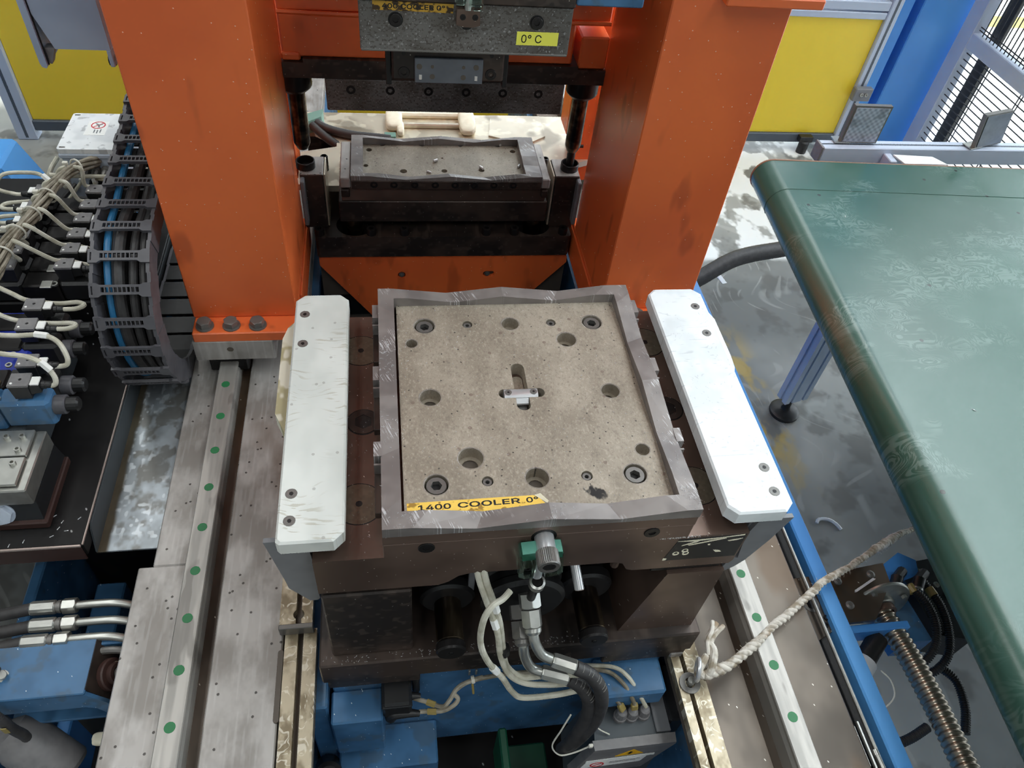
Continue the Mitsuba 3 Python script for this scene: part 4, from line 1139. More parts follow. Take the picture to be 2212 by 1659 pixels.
# ================================================================== below and before the tool plate
t = thing('hydraulic_unit', 'black hydraulic cylinder unit with two guide rods under the front die', 'hydraulic cylinder')
part(t, 'rear_block', box((0.020, 0.560, 0.579), (0.335, 0.62, 0.768), 0.004), 'm_black_table')
for x, y1 in ((0.0640, 0.4215), (0.2685, 0.4205)):
    part(t, 'rod_housing', lathe([(0, 0), (0.033, 0), (0.033, 0.05), (0.040, 0.053), (0.040, 0.066), (0.036, 0.070), (0.023, 0.070), (0, 0.066)], (x, 0.565, 0.632), (0, -1, 0), 36), 'm_black_plastic', label='round black bush housing')
    part(t, 'guide_rod', cyl((x, 0.51, 0.620), (x, y1 + 0.014, 0.620), 0.0195, 36, 0.002), 'm_pin', label='oily polished guide rod')
    part(t, 'rod_cap', lathe([(0, 0), (0.0195, 0), (0.021, 0.002), (0.021, 0.011), (0.019, 0.014), (0, 0.014)], (x, y1 + 0.014, 0.620), (0, -1, 0), 32), 'm_black_bolt', label='black rod end cap')
    part(t, 'rod_cap_screw', cyl((x, y1 + 0.0005, 0.620), (x, y1 - 0.001, 0.620), 0.004, 6), 'm_black')
part(t, 'cylinder_tube', lathe([(0, 0), (0.055, 0), (0.055, 0.06), (0.060, 0.064), (0.060, 0.080), (0.056, 0.084), (0.056, 0.095), (0.060, 0.099), (0.060, 0.108), (0.054, 0.113), (0, 0.113)], (0.166, 0.575, 0.672), (0, -1, 0), 48), 'm_black_plastic', label='black ribbed cylinder end')
part(t, 'support_stay', box((0.093, 0.50, 0.62), (0.102, 0.508, 0.79), 0.001), 'm_grey_paint')
for x, z in ((0.024, 0.700), (0.300, 0.705)):
    part(t, 'grease_nipple', join(cyl((x, 0.545, z), (x, 0.515, z), 0.006, 6), cyl((x, 0.515, z), (x, 0.508, z), 0.0035, 12)), 'm_zinc', label='bright grease nipple')
part(t, 'short_rod', cyl((0.2235, 0.47, 0.775), (0.2285, 0.437, 0.752), 0.0065, 24, 0.0005), 'm_chrome', label='short chrome rod')
part(t, 'short_rod_face', cyl((0.2285, 0.4372, 0.752), (0.22855, 0.4368, 0.7517), 0.0063, 24), 'm_edge_worn', label='copper coloured rod end')
part(t, 'stop_pin', cyl((0.283, 0.47, 0.80), (0.283, 0.47, 0.745), 0.006, 8, 0.005), 'm_brown_steel')

# fittings and hoses
HO = ((0.166, 0.434, 0.718), (0.157, 0.438, 0.684))
for k, (p0, pipe, fer, rub, lab) in enumerate((
        ((0.167, 0.452, 0.722), [(0.170, 0.405, 0.690), (0.174, 0.398, 0.677), (0.183, 0.391, 0.662), (0.199, 0.386, 0.654)], ((0.197, 0.386, 0.655), (0.228, 0.375, 0.6495)),
         [(0.226, 0.3755, 0.650), (0.250, 0.368, 0.634), (0.268, 0.360, 0.600), (0.2755, 0.352, 0.555), (0.272, 0.346, 0.510), (0.262, 0.342, 0.470), (0.25, 0.345, 0.40)], 'black hydraulic hose with steel elbow under the green clip, the upper of the pair'),
        ((0.157, 0.452, 0.690), [(0.158, 0.405, 0.668), (0.162, 0.398, 0.644), (0.172, 0.391, 0.622), (0.188, 0.386, 0.615)], ((0.187, 0.386, 0.616), (0.224, 0.375, 0.6115)),
         [(0.222, 0.3755, 0.6125), (0.243, 0.368, 0.594), (0.257, 0.360, 0.564), (0.261, 0.352, 0.526), (0.256, 0.346, 0.488), (0.248, 0.342, 0.44), (0.24, 0.345, 0.39)], 'black hydraulic hose with steel elbow under the green clip, the lower of the pair'))):
    t = thing('hydraulic_hose', lab, 'hose')
    d = np.array(pipe[0]) - np.array(p0)
    d /= np.linalg.norm(d)
    p0 = np.array(p0)
    m_fit = 'm_zinc' if k == 0 else 'm_grey_bolt'
    part(t, 'hex_nut', place(tm(man(prism(hexagon(0.0155, 0.5), 0.019)) ^ man(cyl((0, 0, 0), (0, 0, 0.019), 0.0152, 36, 0.002))), p0, d), m_fit, label='steel hexagon fitting')
    part(t, 'hex_nut', place(tm(man(prism(hexagon(0.0140, 0.9), 0.024)) ^ man(cyl((0, 0, 0), (0, 0, 0.024), 0.0139, 36, 0.003))), p0 + d * 0.021, d), m_fit, label='steel hexagon fitting')
    part(t, 'nut_collar', place(lathe([(0, 0), (0.0115, 0), (0.0115, 0.005), (0.0085, 0.009), (0, 0.009)], n=28), p0 + d * 0.045, d), m_fit)
    part(t, 'elbow_pipe', sweep([p0 + d * 0.048] + pipe, 0.0072, 16), 'm_zinc', label='bent bright steel pipe')
    a, b = np.array(fer[0]), np.array(fer[1])
    part(t, 'ferrule', join(place(lathe([(0, 0), (0.0098, 0), (0.0108, 0.003), (0.0108, float(np.linalg.norm(b - a)) - 0.002), (0.0098, float(np.linalg.norm(b - a))), (0, float(np.linalg.norm(b - a)))], n=8), a, b - a)), 'm_zinc', smooth=20, label='crimped steel ferrule')
    part(t, 'rubber_hose', sweep(rub, 0.0102, 16), 'm_rubber', label='black rubber hose')
    c = catmull(rub, 6)
    marks = []
    for i in range(2, 13):
        o, ax = c[i], c[i + 1] - c[i - 1]
        ax /= np.linalg.norm(ax)
        side = np.cross(ax, [0, 0, 1.0]); side /= np.linalg.norm(side)
        up = np.cross(side, ax)
        arc = [o + 0.0103 * (math.cos(s) * up - math.sin(s) * 1.0 * side * -1) for s in np.linspace(-0.3, 0.7, 5)]
        if i % 3:
            marks.append(sweep(arc, 0.00035, 4, smooth=False))
    part(t, 'hose_print', join(marks), 'm_hose_text', label='worn print on the hose')

# thumb stud and green clip
t = thing('threaded_stud', 'knurled socket head stud sticking out of the front die face', 'stud')
part(t, 'bore', lathe([(0.0, 0), (0.0155, 0), (0.0155, 0.0006), (0, 0.0006)], (0.168, 0.4488, 0.8735), (0, -1, 0), 32), 'm_black')
part(t, 'shank', cyl((0.168, 0.455, 0.8730), (0.168, 0.428, 0.8730), 0.0118, 30), 'm_chrome', label='bright smooth shank')
kn = []
for i in range(36):
    a = i * np.pi / 18
    kn.append((0.0136 * math.cos(a), 0.0136 * math.sin(a)))
    kn.append((0.0128 * math.cos(a + np.pi / 36), 0.0128 * math.sin(a + np.pi / 36)))
part(t, 'knurled_head', join(prism(kn, 0.0185, (0.168, 0.428, 0.8730), (0, -1, 0)), lathe([(0.0125, 0), (0.0132, 0), (0.0125, 0.0018), (0.008, 0.0018), (0.008, 0)], (0.168, 0.4095, 0.8730), (0, -1, 0), 30)), 'm_grey_bolt', smooth=20, label='dark knurled head')
part(t, 'head_socket', prism(hexagon(0.0082, 0.2), 0.0008, (0.168, 0.4093, 0.8730), (0, -1, 0)), 'm_black')

t = thing('plastic_clip', 'clear greenish plastic clip with teal top holding a bright pin on the front', 'clip')
yF, yB = 0.4255, 0.4445
cl = sg.Polygon([(0.1385, 0.868), (0.1405, 0.8715), (0.1505, 0.8715), (0.1535, 0.862), (0.1745, 0.862), (0.1775, 0.8730), (0.1845, 0.8730), (0.1875, 0.870), (0.1925, 0.826), (0.1875, 0.8195), (0.172, 0.8165), (0.165, 0.8135), (0.160, 0.8165), (0.1475, 0.8165), (0.1405, 0.8215)]).buffer(0.0012)
cl = cl.difference(sg.box(0.1455, 0.8265, 0.1550, 0.8400).buffer(0.001)).difference(sg.box(0.1775, 0.8280, 0.1865, 0.8420).buffer(0.001)).difference(sg.box(0.1578, 0.80, 0.1722, 0.89))
part(t, 'clip_body', xz_slab(sg.polygon.orient(max(cl.geoms, key=lambda q: q.area) if hasattr(cl, 'geoms') else cl), yF, yB), 'm_clear_green', smooth=False) if not hasattr(cl, 'geoms') else [part(t, 'clip_half', xz_slab(q, yF, yB), 'm_clear_green', smooth=False) for q in cl.geoms]
part(t, 'teal_band', xz_slab([(0.1395, 0.8735), (0.1565, 0.8755), (0.1565, 0.8600), (0.1405, 0.8585)], yF + 0.001, yB - 0.002), 'm_teal', smooth=False, label='teal upper edge')
part(t, 'teal_band', xz_slab([(0.1740, 0.8755), (0.1870, 0.8745), (0.1885, 0.8615), (0.1740, 0.8605)], yF + 0.001, yB - 0.002), 'm_teal', smooth=False, label='teal upper edge')
part(t, 'clip_pin', cyl((0.165, 0.435, 0.8605), (0.165, 0.435, 0.805), 0.0068, 28, 0.001), 'm_chrome', label='bright round pin')
for x, z in ((0.1503, 0.8335), (0.1820, 0.8350)):
    part(t, 'clip_screw', socket_head((x, yB - 0.006, z), (0, -1, 0), 0.0046, 0.010, 18), 'm_black_bolt', label='black screw in the clip')
part(t, 'knurled_nut', lathe([(0.0072, 0), (0.0102, 0), (0.0102, 0.011), (0.0072, 0.0125), (0.0072, 0)], (0.1665, 0.432, 0.785), (0, -0.15, 1), 40), 'm_zinc', label='knurled steel nut')
part(t, 'nut_core', cyl((0.1665, 0.432, 0.786), (0.1665, 0.432, 0.7955), 0.0074, 24), 'm_black_bolt')
part(t, 'probe', cyl((0.1665, 0.434, 0.79), (0.1665, 0.440, 0.735), 0.0060, 16), 'm_black_bolt')


def sleeve(t, pts, i, k, ln, r, m='m_label', parent_label='white cable marker sleeve'):
    c = catmull(pts, k)
    j = int(i * (len(c) - 1))
    d = c[min(j + 1, len(c) - 1)] - c[max(j - 1, 0)]
    d /= np.linalg.norm(d)
    part(t, 'marker_sleeve', cyl(c[j] - d * ln / 2, c[j] + d * ln / 2, r, 6), m, label=parent_label, smooth=False)


cabs = [
    ([(0.092, 0.455, 0.800), (0.0975, 0.445, 0.775), (0.105, 0.432, 0.754), (0.116, 0.420, 0.718), (0.123, 0.410, 0.690), (0.129, 0.402, 0.644), (0.143, 0.393, 0.600), (0.168, 0.386, 0.578), (0.203, 0.378, 0.585), (0.240, 0.372, 0.600)], 'm_cable', 'white cable from under the tool plate, the left one of a pair', 0.36),
    ([(0.100, 0.455, 0.802), (0.106, 0.444, 0.775), (0.114, 0.432, 0.752), (0.125, 0.420, 0.708), (0.132, 0.411, 0.655), (0.141, 0.402, 0.606), (0.163, 0.393, 0.585), (0.195, 0.384, 0.605), (0.236, 0.374, 0.625)], 'm_cable', 'white cable from under the tool plate, the right one of a pair', 0.30),
    ([(0.134, 0.430, 0.778), (0.123, 0.420, 0.777), (0.108, 0.410, 0.781), (0.098, 0.402, 0.757), (0.097, 0.396, 0.708), (0.109, 0.391, 0.658), (0.132, 0.386, 0.608), (0.150, 0.381, 0.563), (0.167, 0.376, 0.550), (0.211, 0.370, 0.566), (0.246, 0.366, 0.590)], 'm_cable', 'white cable looping out left of the cylinder end', 0.55)]
for pts, m, lab, at in cabs:
    t = thing('cable', lab, 'cable')
    part(t, 'jacket', sweep(pts, 0.0043, 10), m)
    sleeve(t, pts, at, 6, 0.016, 0.0056)
t = thing('cable_clamp', 'black cable tie around the two white cables', 'cable tie')
part(t, 'band', cyl((0.1325, 0.4095, 0.652), (0.1335, 0.4085, 0.640), 0.0098, 10), 'm_black_plastic')

# blue carriage below
t = thing('blue_carriage', 'blue painted carriage under the tool slide', 'carriage')
part(t, 'body', box((-0.112, 0.452, 0.16), (0.418, 0.92, 0.491), 0.003), 'm_blue')
part(t, 'left_ledge', box((-0.114, 0.4015, 0.30), (-0.036, 0.452, 0.4415), 0.003), 'm_blue')
part(t, 'left_step', box((-0.114, 0.380, 0.16), (0.05, 0.4515, 0.27), 0.003), 'm_blue')
part(t, 'right_ledge', box((0.297, 0.388, 0.43), (0.405, 0.452, 0.478), 0.004), 'm_blue')
part(t, 'side_column', box((-0.150, 0.42, 0.08), (-0.118, 0.80, 0.462), 0.003), 'm_blue')
part(t, 'bore', cyl((-0.116, 0.47, 0.4915), (-0.116, 0.47, 0.4925), 0.008, 20), 'm_black')
t = thing('foot_roller', 'dirty dark cylinder low at the left corner of the blue carriage', 'roller')
part(t, 'roller', lathe([(0, 0), (0.020, 0), (0.022, 0.004), (0.022, 0.05), (0.016, 0.055), (0.010, 0.055), (0.010, 0.075), (0, 0.077)], (-0.135, 0.40, 0.24), (0.1, -0.5, 0.85), 28), 'm_black_bolt')

t = thing('solenoid_block', 'black square solenoid block on the blue carriage under the tool slide', 'solenoid')
part(t, 'body', box((-0.036, 0.408, 0.425), (0.008, 0.4515, 0.478), 0.004), 'm_black_plastic')
part(t, 'rim', box((-0.037, 0.4065, 0.466), (0.009, 0.4515, 0.472), 0.002), 'm_motor_box')
part(t, 'stem', cyl((0.016, 0.446, 0.43), (0.016, 0.446, 0.487), 0.006, 16), 'm_black_plastic')
for k, (p, lab) in enumerate((([(0.282, 0.4400, 0.462), (0.183, 0.4420, 0.470), (0.131, 0.4405, 0.470), (0.095, 0.4365, 0.466), (0.078, 0.430, 0.460), (0.066, 0.417, 0.450), (0.055, 0.412, 0.441), (0.034, 0.421, 0.440), (0.006, 0.431, 0.442)], 'dirty beige cable plugged into the upper black elbow on the blue carriage'),
                              ([(0.120, 0.441, 0.470), (0.094, 0.437, 0.464), (0.074, 0.427, 0.456), (0.0795, 0.418, 0.451), (0.072, 0.411, 0.444), (0.054, 0.407, 0.437), (0.024, 0.411, 0.431), (0.004, 0.409, 0.430)], 'dirty beige cable plugged into the lower black elbow on the blue carriage'))):
    t = thing('cable', lab, 'cable')
    part(t, 'jacket', sweep(p, 0.0036, 9), 'm_cable_dirty')
    sleeve(t, p, 0.86 if k == 0 else 0.80, 6, 0.014, 0.0052, 'm_amber', 'amber marker sleeve')
    q = p[-1]
    part(t, 'elbow_plug', join(sweep([(q[0] + 0.016, q[1], q[2]), (q[0] - 0.004, q[1] + 0.002, q[2] + 0.002), (q[0] - 0.024, q[1] + 0.003, q[2] + 0.001), (q[0] - 0.029, q[1] + 0.003, q[2] - 0.012)], [0.0048, 0.0075, 0.0095, 0.0095], 12)), 'm_black_plastic', label='black elbow plug')
t = thing('cable_holder', 'small steel clip fixing the beige cables to the blue face', 'clip')
part(t, 'clip_arm', box((0.097, 0.446, 0.468), (0.100, 0.4515, 0.486), 0.0005), 'm_zinc')
part(t, 'clip_arm', box((0.108, 0.446, 0.468), (0.111, 0.4515, 0.486), 0.0005), 'm_zinc')
part(t, 'tie_band', cyl((0.1015, 0.4395, 0.466), (0.1065, 0.4400, 0.4665), 0.0062, 10), 'm_tie')
part(t, 'tie_tail', cyl((0.103, 0.434, 0.462), (0.105, 0.428, 0.440), 0.002, 6), 'm_amber')

# terminal box at the bottom edge
t = thing('terminal_box', 'grey dirty terminal box with a yellow warning triangle at the bottom of the picture', 'terminal box')
part(t, 'housing', hull([(x, y, z) for x, y, z in ((0.290, 0.345, 0.412), (0.415, 0.345, 0.412), (0.417, 0.412, 0.412), (0.300, 0.412, 0.412), (0.262, 0.330, 0.25), (0.40, 0.330, 0.25), (0.40, 0.412, 0.25), (0.27, 0.412, 0.25))]), 'm_sheet_grey', label='dirty grey housing')
part(t, 'side_plate', box((0.392, 0.348, 0.412), (0.416, 0.410, 0.4165), 0.001), 'm_grey_paint')
lid = hull([(x, y, z) for y, s in ((0.3445, 0.0), (0.330, 0.0015)) for x, z in ((0.285 + s, 0.419 - s), (0.4205 - s, 0.4195 - s), (0.4215 - s, 0.410), (0.386, 0.300), (0.262, 0.300))])
part(t, 'lid', lid, 'm_plug_grey', label='pale grey lid')
LN = np.array([0, -1.0, 0.0])
fy = 0.3298
part(t, 'warning_triangle', xz_slab([(0.326, 0.378), (0.372, 0.381), (0.352, 0.404)], fy - 0.0008, fy), 'm_warn', smooth=False, label='yellow warning triangle')
part(t, 'warning_bolt', xz_slab([(0.348, 0.397), (0.352, 0.397), (0.3495, 0.3915), (0.3535, 0.3915), (0.346, 0.382), (0.3475, 0.389), (0.3445, 0.389)], fy - 0.0011, fy - 0.0008), 'm_black_ink', smooth=False)
part(t, 'label_plate', xz_slab([(0.281, 0.3575), (0.394, 0.3655), (0.3935, 0.3735), (0.281, 0.3665)], fy - 0.0008, fy), 'm_label', smooth=False, label='white strip label')
part(t, 'label_plate', xz_slab([(0.276, 0.330), (0.376, 0.3375), (0.382, 0.3625), (0.281, 0.3555)], fy - 0.0008, fy), 'm_label', smooth=False, label='white label with red ring')
part(t, 'label_ring', xz_slab(disc(0.302, 0.3445, 0.0118, 28).difference(disc(0.302, 0.3445, 0.0092, 28)), fy - 0.0012, fy - 0.0008), 'm_red_ink', smooth=False, label='red prohibition ring')
part(t, 'label_ring', xz_slab(sg.LineString([(0.2945, 0.338), (0.3095, 0.351)]).buffer(0.0011), fy - 0.0012, fy - 0.0008), 'm_red_ink', smooth=False, label='red bar of the ring')
for z, a, b in ((0.352, 0.322, 0.372), (0.346, 0.322, 0.366)):
    part(t, 'label_line', xz_slab([(a, z), (b, z + 0.003), (b, z + 0.005), (a, z + 0.002)], fy - 0.0012, fy - 0.0008), 'm_grey_ink', smooth=False)
part(t, 'flange_bolt', hex_head((0.432, 0.385, 0.435), (1, -0.1, 0.1), 0.011, 0.016, 0.014), 'm_grey_paint', label='grey hexagon bolt')
part(t, 'mount_bracket', box((0.416, 0.36, 0.26), (0.4425, 0.45, 0.425), 0.003), 'm_motor_box')
GL = [((0.338, 0.378), [(0.300, 0.432, 0.455), (0.316, 0.404, 0.452), (0.330, 0.388, 0.452), (0.337, 0.379, 0.444)], 'beige cable into the leftmost gland of the terminal box'),
      ((0.356, 0.377), [(0.288, 0.436, 0.474), (0.318, 0.424, 0.484), (0.338, 0.404, 0.480), (0.352, 0.384, 0.462), (0.3555, 0.378, 0.446)], 'beige cable into the middle gland of the terminal box'),
      ((0.376, 0.378), [(0.283, 0.443, 0.474), (0.325, 0.430, 0.488), (0.345, 0.414, 0.486), (0.360, 0.397, 0.468), (0.3755, 0.379, 0.444)], 'beige cable into the rightmost gland of the terminal box')]
for (x, y), pts, lab in GL:
    part(t, 'cable_gland', lathe([(0, 0), (0.0112, 0), (0.0112, 0.008), (0.0095, 0.009), (0.0095, 0.018), (0.0080, 0.024), (0.005, 0.026), (0, 0.026)], (x, y, 0.412), n=12), 'm_plug_grey', smooth=25, label='grey cable gland')
    tc = thing('cable', lab, 'cable')
    part(tc, 'jacket', sweep(pts, 0.0034, 9), 'm_cable_dirty' if x < 0.37 else 'm_cable')
    c = catmull(pts, 6)
    i = int(len(c) * (0.72 if x > 0.37 else 0.88))
    d = c[i] - c[i - 1]
    d /= np.linalg.norm(d)
    part(tc, 'marker_sleeve', box((-0.0055, -0.004, 0), (0.0055, 0.004, 0.013)).apply_transform(np.vstack([np.hstack([basis(d), (c[i] - d * 0.006)[:, None]]), [0, 0, 0, 1]])), 'm_amber', label='amber marker clip')
t = thing('wire_tie', 'white cable tie hanging round the two black hoses at the bottom', 'cable tie')
part(t, 'loop', sweep([(0.235, 0.352, 0.530), (0.225, 0.344, 0.490), (0.217, 0.338, 0.440), (0.232, 0.332, 0.410), (0.255, 0.332, 0.415), (0.277, 0.334, 0.432)], 0.0013, 6), 'm_tie')
part(t, 'tie_head', box((0.274, 0.331, 0.430), (0.281, 0.336, 0.438), 0.001), 'm_tie')
solo('wire_loop', sweep([(0.303, 0.405, 0.437), (0.292, 0.396, 0.436), (0.289, 0.380, 0.430), (0.297, 0.362, 0.422), (0.315, 0.352, 0.416)], 0.0011, 6), 'm_tie', 'thin white wire loop lying on the terminal box', 'wire')
t = thing('green_bin', 'dark green open plastic part low in the shade before the blue carriage', 'bin')
part(t, 'wall', box((0.155, 0.35, 0.18), (0.17, 0.42, 0.285), 0.003), 'm_green_box')
part(t, 'wall', box((0.155, 0.335, 0.18), (0.25, 0.35, 0.255), 0.003), 'm_green_box')
part(t, 'floor', box((0.155, 0.335, 0.16), (0.25, 0.42, 0.18), 0.003), 'm_green_box')

# ================================================================== cable chain on the left
CX0, CX1, CYc, CZc = -0.500, -0.402, 1.178, 0.6435
R_o = 0.1815
PITCH = 0.0568


def chain_at(s):
    """point (y, z) on the outer curve at arc length s from the loop front, and its outward normal"""
    L = R_o * np.pi / 2
    if abs(s) <= L:
        a = np.pi - s / R_o        # loop front faces the camera (-y)
        return np.array([CYc + R_o * math.cos(a), CZc + R_o * math.sin(a)]), np.array([math.cos(a), math.sin(a)])
    if s > 0:
        d = s - L
        return np.array([CYc + d, CZc + R_o + 0.16 * max(0.0, d - 0.02)]), np.array([-0.1, 1.0])
    d = -s - L
    return np.array([CYc + d, CZc - R_o]), np.array([0.0, -1.0])


t = thing('cable_chain', 'black plastic energy chain curving up on the left of the orange press', 'cable chain')
n0, n1 = -14, 13
HT = 0.042
for k in range(n0, n1):
    s = (k + 0.22) * PITCH
    (p, n), (p2, n2), (pm_, nm_) = chain_at(s - PITCH * 0.5), chain_at(s + PITCH * 0.5), chain_at(s)
    n = n / np.linalg.norm(n); n2 = n2 / np.linalg.norm(n2); nm_ = nm_ / np.linalg.norm(nm_)
    tg = (p2 - p) / np.linalg.norm(p2 - p)
    # side plates, two per link, lapped
    pts = [p - n * 0.001, pm_ - nm_ * 0.0, p2 - n2 * 0.001, p2 - n2 * HT, pm_ - nm_ * HT, p - n * HT]
    poly = sg.Polygon(pts).buffer(0.004).buffer(-0.003)
    off = 0.0016 if k % 2 else 0.0
    for x0, x1 in ((CX0 + off, CX0 + 0.006 + off), (CX1 - 0.006 - off, CX1 - off)):
        part(t, 'side_link', yz_slab(poly, x0, x1), 'm_chain', smooth=25)
    if -11 <= k:
        # cross bar with a row of small openings, its ends widening into lugs
        w = CX1 - CX0
        hb = 0.0085
        sh = sg.Polygon([(0, -hb - 0.004), (0.014, -hb - 0.004), (0.020, -hb), (w - 0.020, -hb), (w - 0.014, -hb - 0.004), (w, -hb - 0.004), (w, hb + 0.003), (w - 0.010, hb + 0.003), (w - 0.016, hb), (0.016, hb), (0.010, hb + 0.003), (0, hb + 0.003)])
        for i in range(9):
            cx = 0.018 + (w - 0.036) * (i + 0.5) / 9
            sh = sh.difference(sg.box(cx - 0.0026, -0.0042, cx + 0.0026, 0.0042))
        sh = sh.difference(sg.box(0.0035, -0.008, 0.006, 0.006))
        nn = np.array([0, nm_[0], nm_[1]])
        tt = np.array([1.0, 0, 0])
        o = np.array([CX0, pm_[0], pm_[1]]) - nn * 0.0015
        part(t, 'cross_bar', prism(sh, 0.006, o, nn, tt), 'm_chain', smooth=False)
    q0, q1 = pm_ - nm_ * (HT - 0.003) - tg * PITCH * 0.42, pm_ - nm_ * (HT - 0.003) + tg * PITCH * 0.42
    part(t, 'inner_bar', yz_slab([q0, q1, q1 - nm_ * 0.004, q0 - nm_ * 0.004], CX0 + 0.006, CX1 - 0.006), 'm_black', smooth=False)
# lines inside the chain
for dx, r, m, lab, dep in ((0.024, 0.0062, 'm_blue_hose', 'blue hose running inside the cable chain', 0.018), (0.043, 0.0102, 'm_rubber', 'thickest dark cable inside the chain, beside the blue hose', 0.022), (0.062, 0.0075, 'm_rubber', 'dark cable inside the chain, third from its left side', 0.026), (0.078, 0.0075, 'm_rubber', 'dark cable inside the chain, next to its right side plates', 0.022)):
    pts = []
    for s in np.linspace(-0.62, 0.66, 34):
        p, n = chain_at(s)
        n = n / np.linalg.norm(n)
        q = p - n * (dep + 0.003 * math.sin(s * 9 + dx * 60))
        pts.append((CX0 + dx + 0.003 * math.sin(s * 7 + dx * 90), q[0], q[1]))
    solo('chain_line', sweep(pts, r, 10, k=2), m, lab, 'cable')

# ================================================================== valves on the black table
def din_plug(o, s=1, name='valve_plug', label='', group=None, ang=0.0, tall=0.032):
    """square black plug with grey cap, centre of its top at o; the gland points along s * x"""
    t = thing('valve_plug', label, 'plug', group)
    x, y, z = o
    part(t, 'housing', hull([(x + a * 0.0145, y + b * 0.0135, z - 0.004) for a in (-1, 1) for b in (-1, 1)] + [(x + a * 0.0125, y + b * 0.0125, z - tall) for a in (-1, 1) for b in (-1, 1)]), 'm_black_plastic')
    cap = sg.box(-0.0150, -0.0140, 0.0150, 0.0140).difference(disc(0.001, 0.0005, 0.0026, 12))
    part(t, 'cap', slab(cap, 0, 0.004).apply_translation((x, y, z - 0.004)), 'm_plug_grey', label='grey cap')
    part(t, 'cap_screw', cyl((x + 0.001, y + 0.0005, z - 0.004), (x + 0.001, y + 0.0005, z - 0.0015), 0.0026, 10), 'm_black')
    part(t, 'cap_tip', cyl((x - s * 0.0095, y - 0.0085, z - 0.0002), (x - s * 0.0095, y - 0.0085, z + 0.0012), 0.002, 10), 'm_label')
    part(t, 'outlet', hull([(x + s * 0.0125, y - 0.011, z - 0.006), (x + s * 0.0125, y + 0.011, z - 0.006), (x + s * 0.029, y - 0.009, z - 0.006), (x + s * 0.029, y + 0.009, z - 0.006), (x + s * 0.0125, y - 0.011, z - 0.024), (x + s * 0.0125, y + 0.011, z - 0.024), (x + s * 0.029, y - 0.009, z - 0.022), (x + s * 0.029, y + 0.009, z - 0.022)]), 'm_black_plastic')
    part(t, 'label_tab', box((x + s * 0.0155, y - 0.0088, z - 0.0062), (x + s * 0.0285, y + 0.0088, z - 0.0030), 0.0005), 'm_label', label='white label tab')
    part(t, 'gland', lathe([(0, 0), (0.0068, 0), (0.0068, 0.006), (0.0058, 0.007), (0.0058, 0.013), (0.0045, 0.016), (0, 0.016)], (x + s * 0.0288, y, z - 0.014), (s, 0, 0), 12), 'm_black_plastic', smooth=25)
    return t, np.array([x + s * 0.0445, y, z - 0.014])


YS = [1.4255, 1.3735, 1.3275, 1.2785, 1.2315, 1.1850]
ordn = ['farthest', 'second farthest', 'third farthest', 'third nearest', 'second nearest', 'nearest']
# bank of blue and black valves with the frame that carries it
t = thing('rear_manifold', 'dark valve manifold on a blue frame behind the black table', 'valve manifold')
part(t, 'block', box((-0.745, 1.165, 0.560), (-0.545, 1.47, 0.622), 0.003), 'm_black_table')
for y in YS:
    part(t, 'valve_body', box((-0.675, y - 0.021, 0.622), (-0.612, y + 0.021, 0.664), 0.003), 'm_black_bolt')
    part(t, 'valve_coil', box((-0.611, y - 0.0195, 0.624), (-0.552, y + 0.0195, 0.667), 0.005), 'm_black_plastic')
    part(t, 'valve_coil', box((-0.736, y - 0.0195, 0.624), (-0.676, y + 0.0195, 0.667), 0.005), 'm_black_plastic')
    part(t, 'eyelet', lathe([(0.004, 0), (0.0065, 0), (0.0065, 0.003), (0.004, 0.003), (0.004, 0)], (-0.618, y - 0.018, 0.664), n=16), 'm_zinc')
part(t, 'frame_beam', box((-0.95, 1.190, 0.525), (-0.515, 1.235, 0.585), 0.003), 'm_blue', label='blue frame beam')
part(t, 'frame_beam', box((-0.95, 1.470, 0.525), (-0.545, 1.51, 0.585), 0.003), 'm_blue', label='blue frame beam')
part(t, 'frame_leg', box((-0.56, 1.195, 0.513), (-0.52, 1.23, 0.525), 0.001), 'm_blue')
for k in (4, 5):
    part(t, 'metal_tab', box((-0.640, YS[k] - 0.030, 0.664), (-0.620, YS[k] - 0.010, 0.668), 0.001), 'm_zinc')
plug_ends = []
for k, y in enumerate(YS):
    _, e = din_plug((-0.595, y, 0.700), 1, label=f'grey topped black plug by the cable chain, {ordn[k]} of six')
    plug_ends.append(('R', k, e))
    _, e = din_plug((-0.692, y, 0.700), -1, label=f'grey topped black plug on the far left, {ordn[k]} of six')
    plug_ends.append(('L', k, e))

t = thing('front_manifold', 'blue hydraulic valve stack on the front of the black table', 'valve stack')
part(t, 'base_block', box((-0.80, 0.800, 0.512), (-0.612, 1.12, 0.600), 0.003), 'm_sheet_grey')
part(t, 'royal_body', box((-0.80, 0.925, 0.600), (-0.618, 1.105, 0.655), 0.004), 'm_royal', label='royal blue body')
for y in (1.075, 1.024, 0.937, 0.894):
    part(t, 'valve_body', box((-0.72, y - 0.021, 0.602), (-0.634, y + 0.021, 0.660), 0.003), 'm_black_bolt' if y > 0.9 else 'm_blue')
    part(t, 'coil', box((-0.634, y - 0.020, 0.605), (-0.575 if y > 1 else -0.556, y + 0.020, 0.664), 0.006), 'm_black_plastic' if y > 0.9 else 'm_blue', label=None if y > 0.9 else 'blue coil housing')
    xe = -0.575 if y > 1 else -0.556
    part(t, 'coil_nose', cyl((xe, y, 0.637), (xe + 0.018, y, 0.637), 0.0165, 20, 0.002), 'm_chain', label='dark round coil nose')
    part(t, 'knob', lathe([(0, 0), (0.0125, 0), (0.0125, 0.016), (0.009, 0.019), (0, 0.019)], (xe + 0.018, y, 0.637), (1, 0, 0), 14), 'm_black_plastic', smooth=False, label='ribbed black knob')
part(t, 'top_plate', box((-0.80, 0.872, 0.655), (-0.640, 0.930, 0.664), 0.002), 'm_tray', label='shiny top plate')
